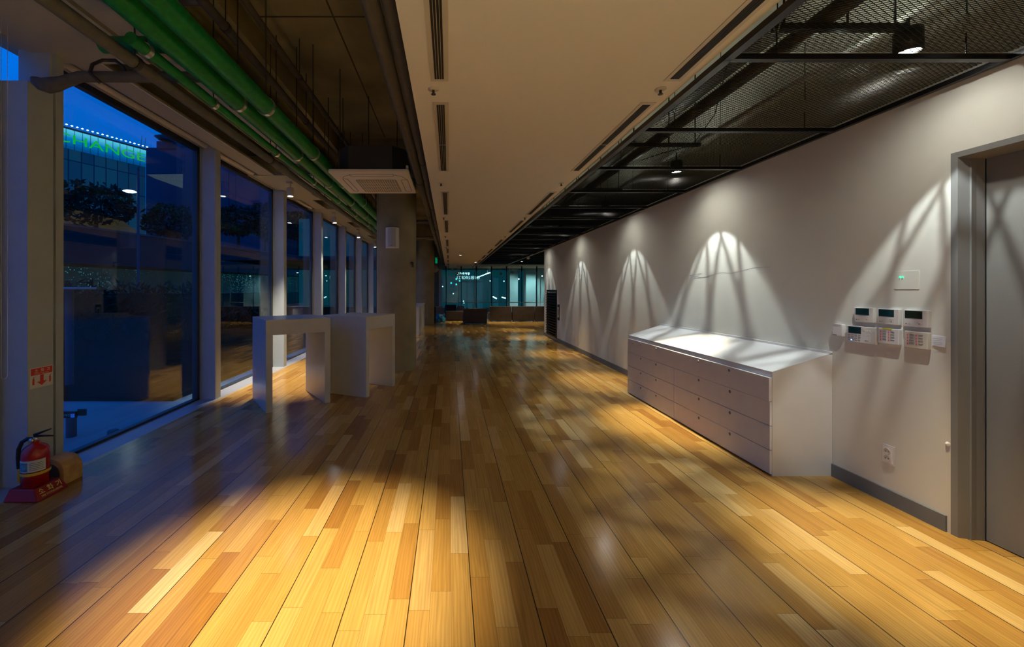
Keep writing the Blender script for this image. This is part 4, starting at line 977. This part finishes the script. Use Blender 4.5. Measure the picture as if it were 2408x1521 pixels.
tree(225, 482, 30, 2.5, 1.5, 'spreading dark pine left of the street lamp outside the large window', seed=1)
tree(400, 522, 34, 2.0, 1.5, 'dark rounded tree right of the street lamp outside the large window', seed=2)
tree(560, 520, 41, 2.6, 1.5, 'dark tree seen through the second window', seed=3)
tree(622, 520, 50, 2.0, 2.2, 'narrow dark tree at the right side of the second window', seed=4)
tree(700, 530, 60, 2.8, 2.2, 'dark tree seen through the third window', seed=5)
tree(5, 470, 12, 1.2, 2.0, 'dark tree at the left edge outside', seed=6)
def hedge(x0, x1, ytop, ybot, Yd, label, seed):
    a = at(x0, ybot, Yd); b = at(x1, ybot, Yd); zt_ = at(x0, ytop, Yd).z; rn = random.Random(seed); mb = MB()
    mb.box(a.x, b.x, Yd, Yd+1.2, -.25, zt_-.25)
    for k in range(1600):
        c0 = Vector((rn.uniform(a.x, b.x), Yd+rn.uniform(-.15, .4), rn.uniform(-.2, zt_+rn.uniform(-.2,.2)))); s_ = rn.uniform(.05,.14)
        a_ = Vector((rn.uniform(-1,1), rn.uniform(-1,1), rn.uniform(0,1.6))).normalized(); b2 = a_.cross(Vector((rn.uniform(-1,1), rn.uniform(-1,1), rn.uniform(-1,1)))).normalized()
        mb.add([c0+a_*s_*1.5, c0+b2*s_*.4, c0-a_*s_*1.5, c0-b2*s_*.4], [(0,1,2,3)])
    ext('hedge', mb, 'leaf', label, 'hedge')
hedge(150, 455, 672, 800, 13, 'dark leafy hedge outside the large window', 11)
hedge(520, 640, 735, 800, 17, 'low dark hedge outside the second window', 12)
# sign building
bA = Vector((-59.6, 61.7, 0)); bB = Vector((-54.6, 71.5, 0)); dr_ = (bB-bA).normalized(); bS = bA-dr_*14
nr_ = Vector((dr_.y, -dr_.x, 0))
fac = bpy.data.materials.new('night_curtain_wall'); fac.use_nodes = True; nt = fac.node_tree; b_ = nt.nodes['Principled BSDF']
b_.inputs['Base Color'].default_value = (.02,.03,.04,1); b_.inputs['Roughness'].default_value = .5
tcn = nt.nodes.new('ShaderNodeTexCoord'); br = nt.nodes.new('ShaderNodeTexBrick'); br.offset = 0; br.inputs['Scale'].default_value = 1; br.inputs['Brick Width'].default_value = 1.6; br.inputs['Row Height'].default_value = 3.6; br.inputs['Mortar Size'].default_value = .08
br.inputs['Color1'].default_value = (.004,.045,.13,1); br.inputs['Color2'].default_value = (.008,.085,.17,1); br.inputs['Mortar'].default_value = (.001,.008,.03,1)
nt.links.new(tcn.outputs['UV'], br.inputs['Vector'])
nt.links.new(br.outputs['Color'], b_.inputs['Emission Color']); b_.inputs['Emission Strength'].default_value = .45
sb = thing('sign_building', bB, 'glass office building with a lit rooftop sign seen through the large window', 'building')
def facade_quad(o, d_, L_, z0, z1, nm, m, par):
    me = bpy.data.meshes.new(nm); a = Vector(o)
    vs = [(a.x, a.y, z0), (a.x+d_.x*L_, a.y+d_.y*L_, z0), (a.x+d_.x*L_, a.y+d_.y*L_, z1), (a.x, a.y, z1)]
    iv = world_of(par).inverted(); me.from_pydata([tuple(iv @ Vector(p)) for p in vs], [], [(0,1,2,3)]); uv = me.uv_layers.new()
    for l_, c in zip(uv.data, ((0,z0), (L_,z0), (L_,z1), (0,z1))): l_.uv = c
    me.materials.append(m); ob = bpy.data.objects.new(nm, me); col.objects.link(ob); ob.parent = par; return ob
Lb = (bB-bS).length
facade_quad(bS, dr_, Lb, -.3, 23.6, 'facade', fac, sb)
facade_quad(bB, -nr_, 12, -.3, 26.2, 'side_wall', darkm, sb)
glow = bpy.data.materials.new('lit_sign_panel'); glow.use_nodes = True; nt = glow.node_tree; b_ = nt.nodes['Principled BSDF']
tcn = nt.nodes.new('ShaderNodeTexCoord'); sx = nt.nodes.new('ShaderNodeSeparateXYZ'); nt.links.new(tcn.outputs['UV'], sx.inputs[0])
mr = nt.nodes.new('ShaderNodeMapRange'); mr.inputs['From Min'].default_value = 23.6; mr.inputs['From Max'].default_value = 26.1; nt.links.new(sx.outputs[1], mr.inputs[0])
rg = nt.nodes.new('ShaderNodeValToRGB'); rg.color_ramp.elements[0].color = (.0,.09,.32,1); rg.color_ramp.elements[1].color = (.12,.75,.95,1); e_ = rg.color_ramp.elements.new(.55); e_.color = (.0,.25,.68,1)
nt.links.new(mr.outputs[0], rg.inputs[0])
fz = nt.nodes.new('ShaderNodeMath'); fz.operation = 'FRACT'; nt.links.new(sx.outputs[0], fz.inputs[0]); gz = nt.nodes.new('ShaderNodeMath'); gz.operation = 'GREATER_THAN'; gz.inputs[1].default_value = .12; nt.links.new(fz.outputs[0], gz.inputs[0])
az = nt.nodes.new('ShaderNodeMath'); az.operation = 'MULTIPLY_ADD'; az.inputs[1].default_value = .6; az.inputs[2].default_value = .35; nt.links.new(gz.outputs[0], az.inputs[0])
nt.links.new(rg.outputs[0], b_.inputs['Emission Color']); nt.links.new(az.outputs[0], b_.inputs['Emission Strength']); b_.inputs['Base Color'].default_value = (0,.02,.05,1)
facade_quad(bS+nr_*.2, dr_, Lb, 23.3, 26.3, 'sign_panel', glow, sb)
gtx = mat('green_letters', (0,.3,.02), .5, emis=(.01,.62,.03), estr=.8)
Ls = (bB-bA).length
text_mesh('CHANGE', 2.0, basis(bA+dr_*(Ls*.425)+nr_*.3+Vector((0,0,24.8)), dr_, (0,0,1)), 'lettering', gtx, sb, Ls*1.10, .02)
facade_quad(bS+nr_*.3, dr_, Lb, 26.3, 26.6, 'roof_edge', darkm, sb)
for k in range(18):
    p_ = bA+dr_*(Ls*k/17)+nr_*.5+Vector((0,0,26.9)); MB().lathe([(0,-.11),(.17,0),(0,.11)], p_, 8).build('roof_lamp', em_w, sb)
MB().tube([bA+dr_*Ls*.93+Vector((0,0,26.5)), bA+dr_*Ls*.95+Vector((0,0,28.8))], .05, 4).tube([bA+dr_*Ls*.985+Vector((0,0,26.5)), bA+dr_*Ls*1.0+Vector((0,0,28.6))], .05, 4).build('antenna', 'rod', sb)
# other buildings
bl = mat('blue_grey_building', (.06,.09,.13), .8); bl2 = mat('dark_blue_building', (.045,.07,.12), .8)
def bldg(x0, x1, ytop, Yd, label, m, extra=None):
    a = at(x0, ytop, Yd); b = at(x1, ytop, Yd)
    t = thing('city_building', ((a.x+b.x)/2, Yd, -.25), label, 'building')
    MB().box(a.x, b.x, Yd, Yd+8, -.25, a.z).build('building_body', m, t)
    return t, a, b
t, a, b = bldg(343, 425, 347, 90, 'dark flat building right of the lit sign building', bl2)
t, a, b = bldg(415, 500, 334, 84, 'blue-grey block with small paired windows and a rooftop mast', bl)
for x, y in ((428,342),(434,342),(426,364),(432,364),(426,381),(432,381),(426,398),(432,398),(455,360)):
    q0 = at(x-1.6, y-4, 83.9); q1 = at(x+1.6, y+4, 83.9); MB().box(q0.x, q1.x, 83.85, 83.95, q1.z, q0.z).build('window', bl2, t)
m0 = at(388, 330, 84); MB().lathe([(1.2,0),(1.9,.5),(1.0,.9),(.6,.9),(.6,3),(1.0,3.1)], (m0.x, 84, m0.z), 12).build('roof_mast', bl2, t); 
MB().box(at(372,332,86).x, at(420,332,86).x, 85.5, 87, at(372,350,86).z, at(372,334,86).z).build('roof_block', bl2, t)
t, a, b = bldg(470, 700, 378, 70, 'wide blue-grey building seen through the second and third windows', bl)
for k in range(7):
    q0 = at(530+k*16, 400+k*4, 69.9); MB().box(q0.x, q0.x+.6, 69.85, 69.95, q0.z-9, q0.z).build('window', bl2, t)
bldg(560, 610, 430, 60, 'low dark building beyond the second window', bl2)
bldg(-60, 16, 560, 60, 'low dark roofline at the left edge outside', bl2)
bldg(700, 900, 500, 90, 'distant low dark building seen through the far windows', bl2)
wed = MB(); q = [at(345,410,45), at(430,409,45), at(430,443,45), at(365,420,45)]; wed.add(q, [(0,1,2,3)])
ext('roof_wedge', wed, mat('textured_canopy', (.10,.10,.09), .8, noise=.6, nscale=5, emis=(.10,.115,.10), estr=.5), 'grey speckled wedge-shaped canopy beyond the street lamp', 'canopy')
ext('planted_bank', MB().add([at(150,487,30), at(290,520,30), at(330,548,30), at(150,540,30)], [(0,1,2,3)]), mat('brown_bank', (.06,.05,.035), .8, emis=(.06,.042,.016), estr=.6), 'brown lit bank below the dark pine outside', 'bank')  # warm light on the bank is put in as emission
# street lamp
p_ = at(305, 450, 17); t = thing('street_lamp', (at(325,450,17).x, 17, -.25), 'street lamp with a glowing oval head outside the large window', 'street lamp')
MB().lathe([(0,-.04),(.16,-.035),(.24,0),(.16,.035),(0,.05)], p_, 16).build('lamp_head', mat('street_glow', (1,1,1), .5, emis=(1,1,.95), estr=8), t)
q = at(325, 450, 17); MB().tube([(q.x, 17, -.25), (q.x, 17, q.z+1.0)], .05, 8).tube([(q.x, 17, q.z+.03), (p_.x, 17, p_.z+.05)], .025, 6).build('pole', bl, t)
# post with disc top and parking sign
Yp = 7.0; pA = at(163, 680, Yp); t = thing('disc_post', (pA.x, Yp, -.25), 'post with a flat round top plate just outside the glass', 'post')
MB().tube([(pA.x, Yp, -.25), (pA.x, Yp, pA.z)], .06, 16).build('pole', bl, t); MB().lathe([(0,0),(.37,0),(.38,.02),(.37,.035),(0,.035)], (at(160,680,Yp).x, Yp, pA.z), 32).build('disc', mat('disc_blue', (.30,.42,.55), .5), t)
Ysn = 4.7; t = thing('parking_sign', (at(165,975,Ysn).x, Ysn, -.25), 'low black parking sign with a blue P outside the window', 'sign')
a = at(120, 968, Ysn); b = at(177, 983, Ysn); MB().box(a.x, b.x, Ysn, Ysn+.03, b.z, a.z).build('board', 'black', t)
MB().box(at(176,965,Ysn).x, at(195,965,Ysn).x, Ysn+.03, Ysn+.05, at(176,979,Ysn).z, at(176,964,Ysn).z).build('board', 'black', t)
ps = at(171, 977, Ysn); MB().box(ps.x-.022, ps.x+.022, Ysn-.004, Ysn, ps.z-.022, ps.z+.022).build('blue_square', mat('p_blue', (.05,.2,.8), .5, emis=(.02,.12,.6), estr=.5), t)
text_mesh('P', .045, basis((ps.x, Ysn-.005, ps.z), (1,0,0), (0,0,1)), 'lettering', 'signwhite', t)
strokes(MB(), ['ju','cha','jang'], basis((at(146,978,Ysn).x, Ysn-.003, at(146,979.5,Ysn).z), (1,0,0), (0,0,1)), .03, .12, .12).build('lettering', 'signwhite', t)
MB().tube([(at(165,980,Ysn).x, Ysn+.015, -.25), (at(165,980,Ysn).x, Ysn+.015, b.z)], .05, 10).build('pole', bl, t)
for i, (x, y0_, y1_, Yd) in enumerate(((266,1010,1030,4.62),)):
    a = at(x-9, y0_, Yd); ext('bollard', MB().lathe([(.055,-.25),(.055,a.z-.01),(.045,a.z),(0,a.z)], (at(x,y0_,Yd).x, Yd, 0), 16), bl, 'short dark bollard outside the foot of the large window', 'bollard')
q = at(446, 905, 7.6); ext('planter_box', MB().box(q.x-.16, q.x+.16, 7.6, 7.9, -.25, q.z), bl, 'grey planter box outside near the second mullion', 'planter', bevel=.01)
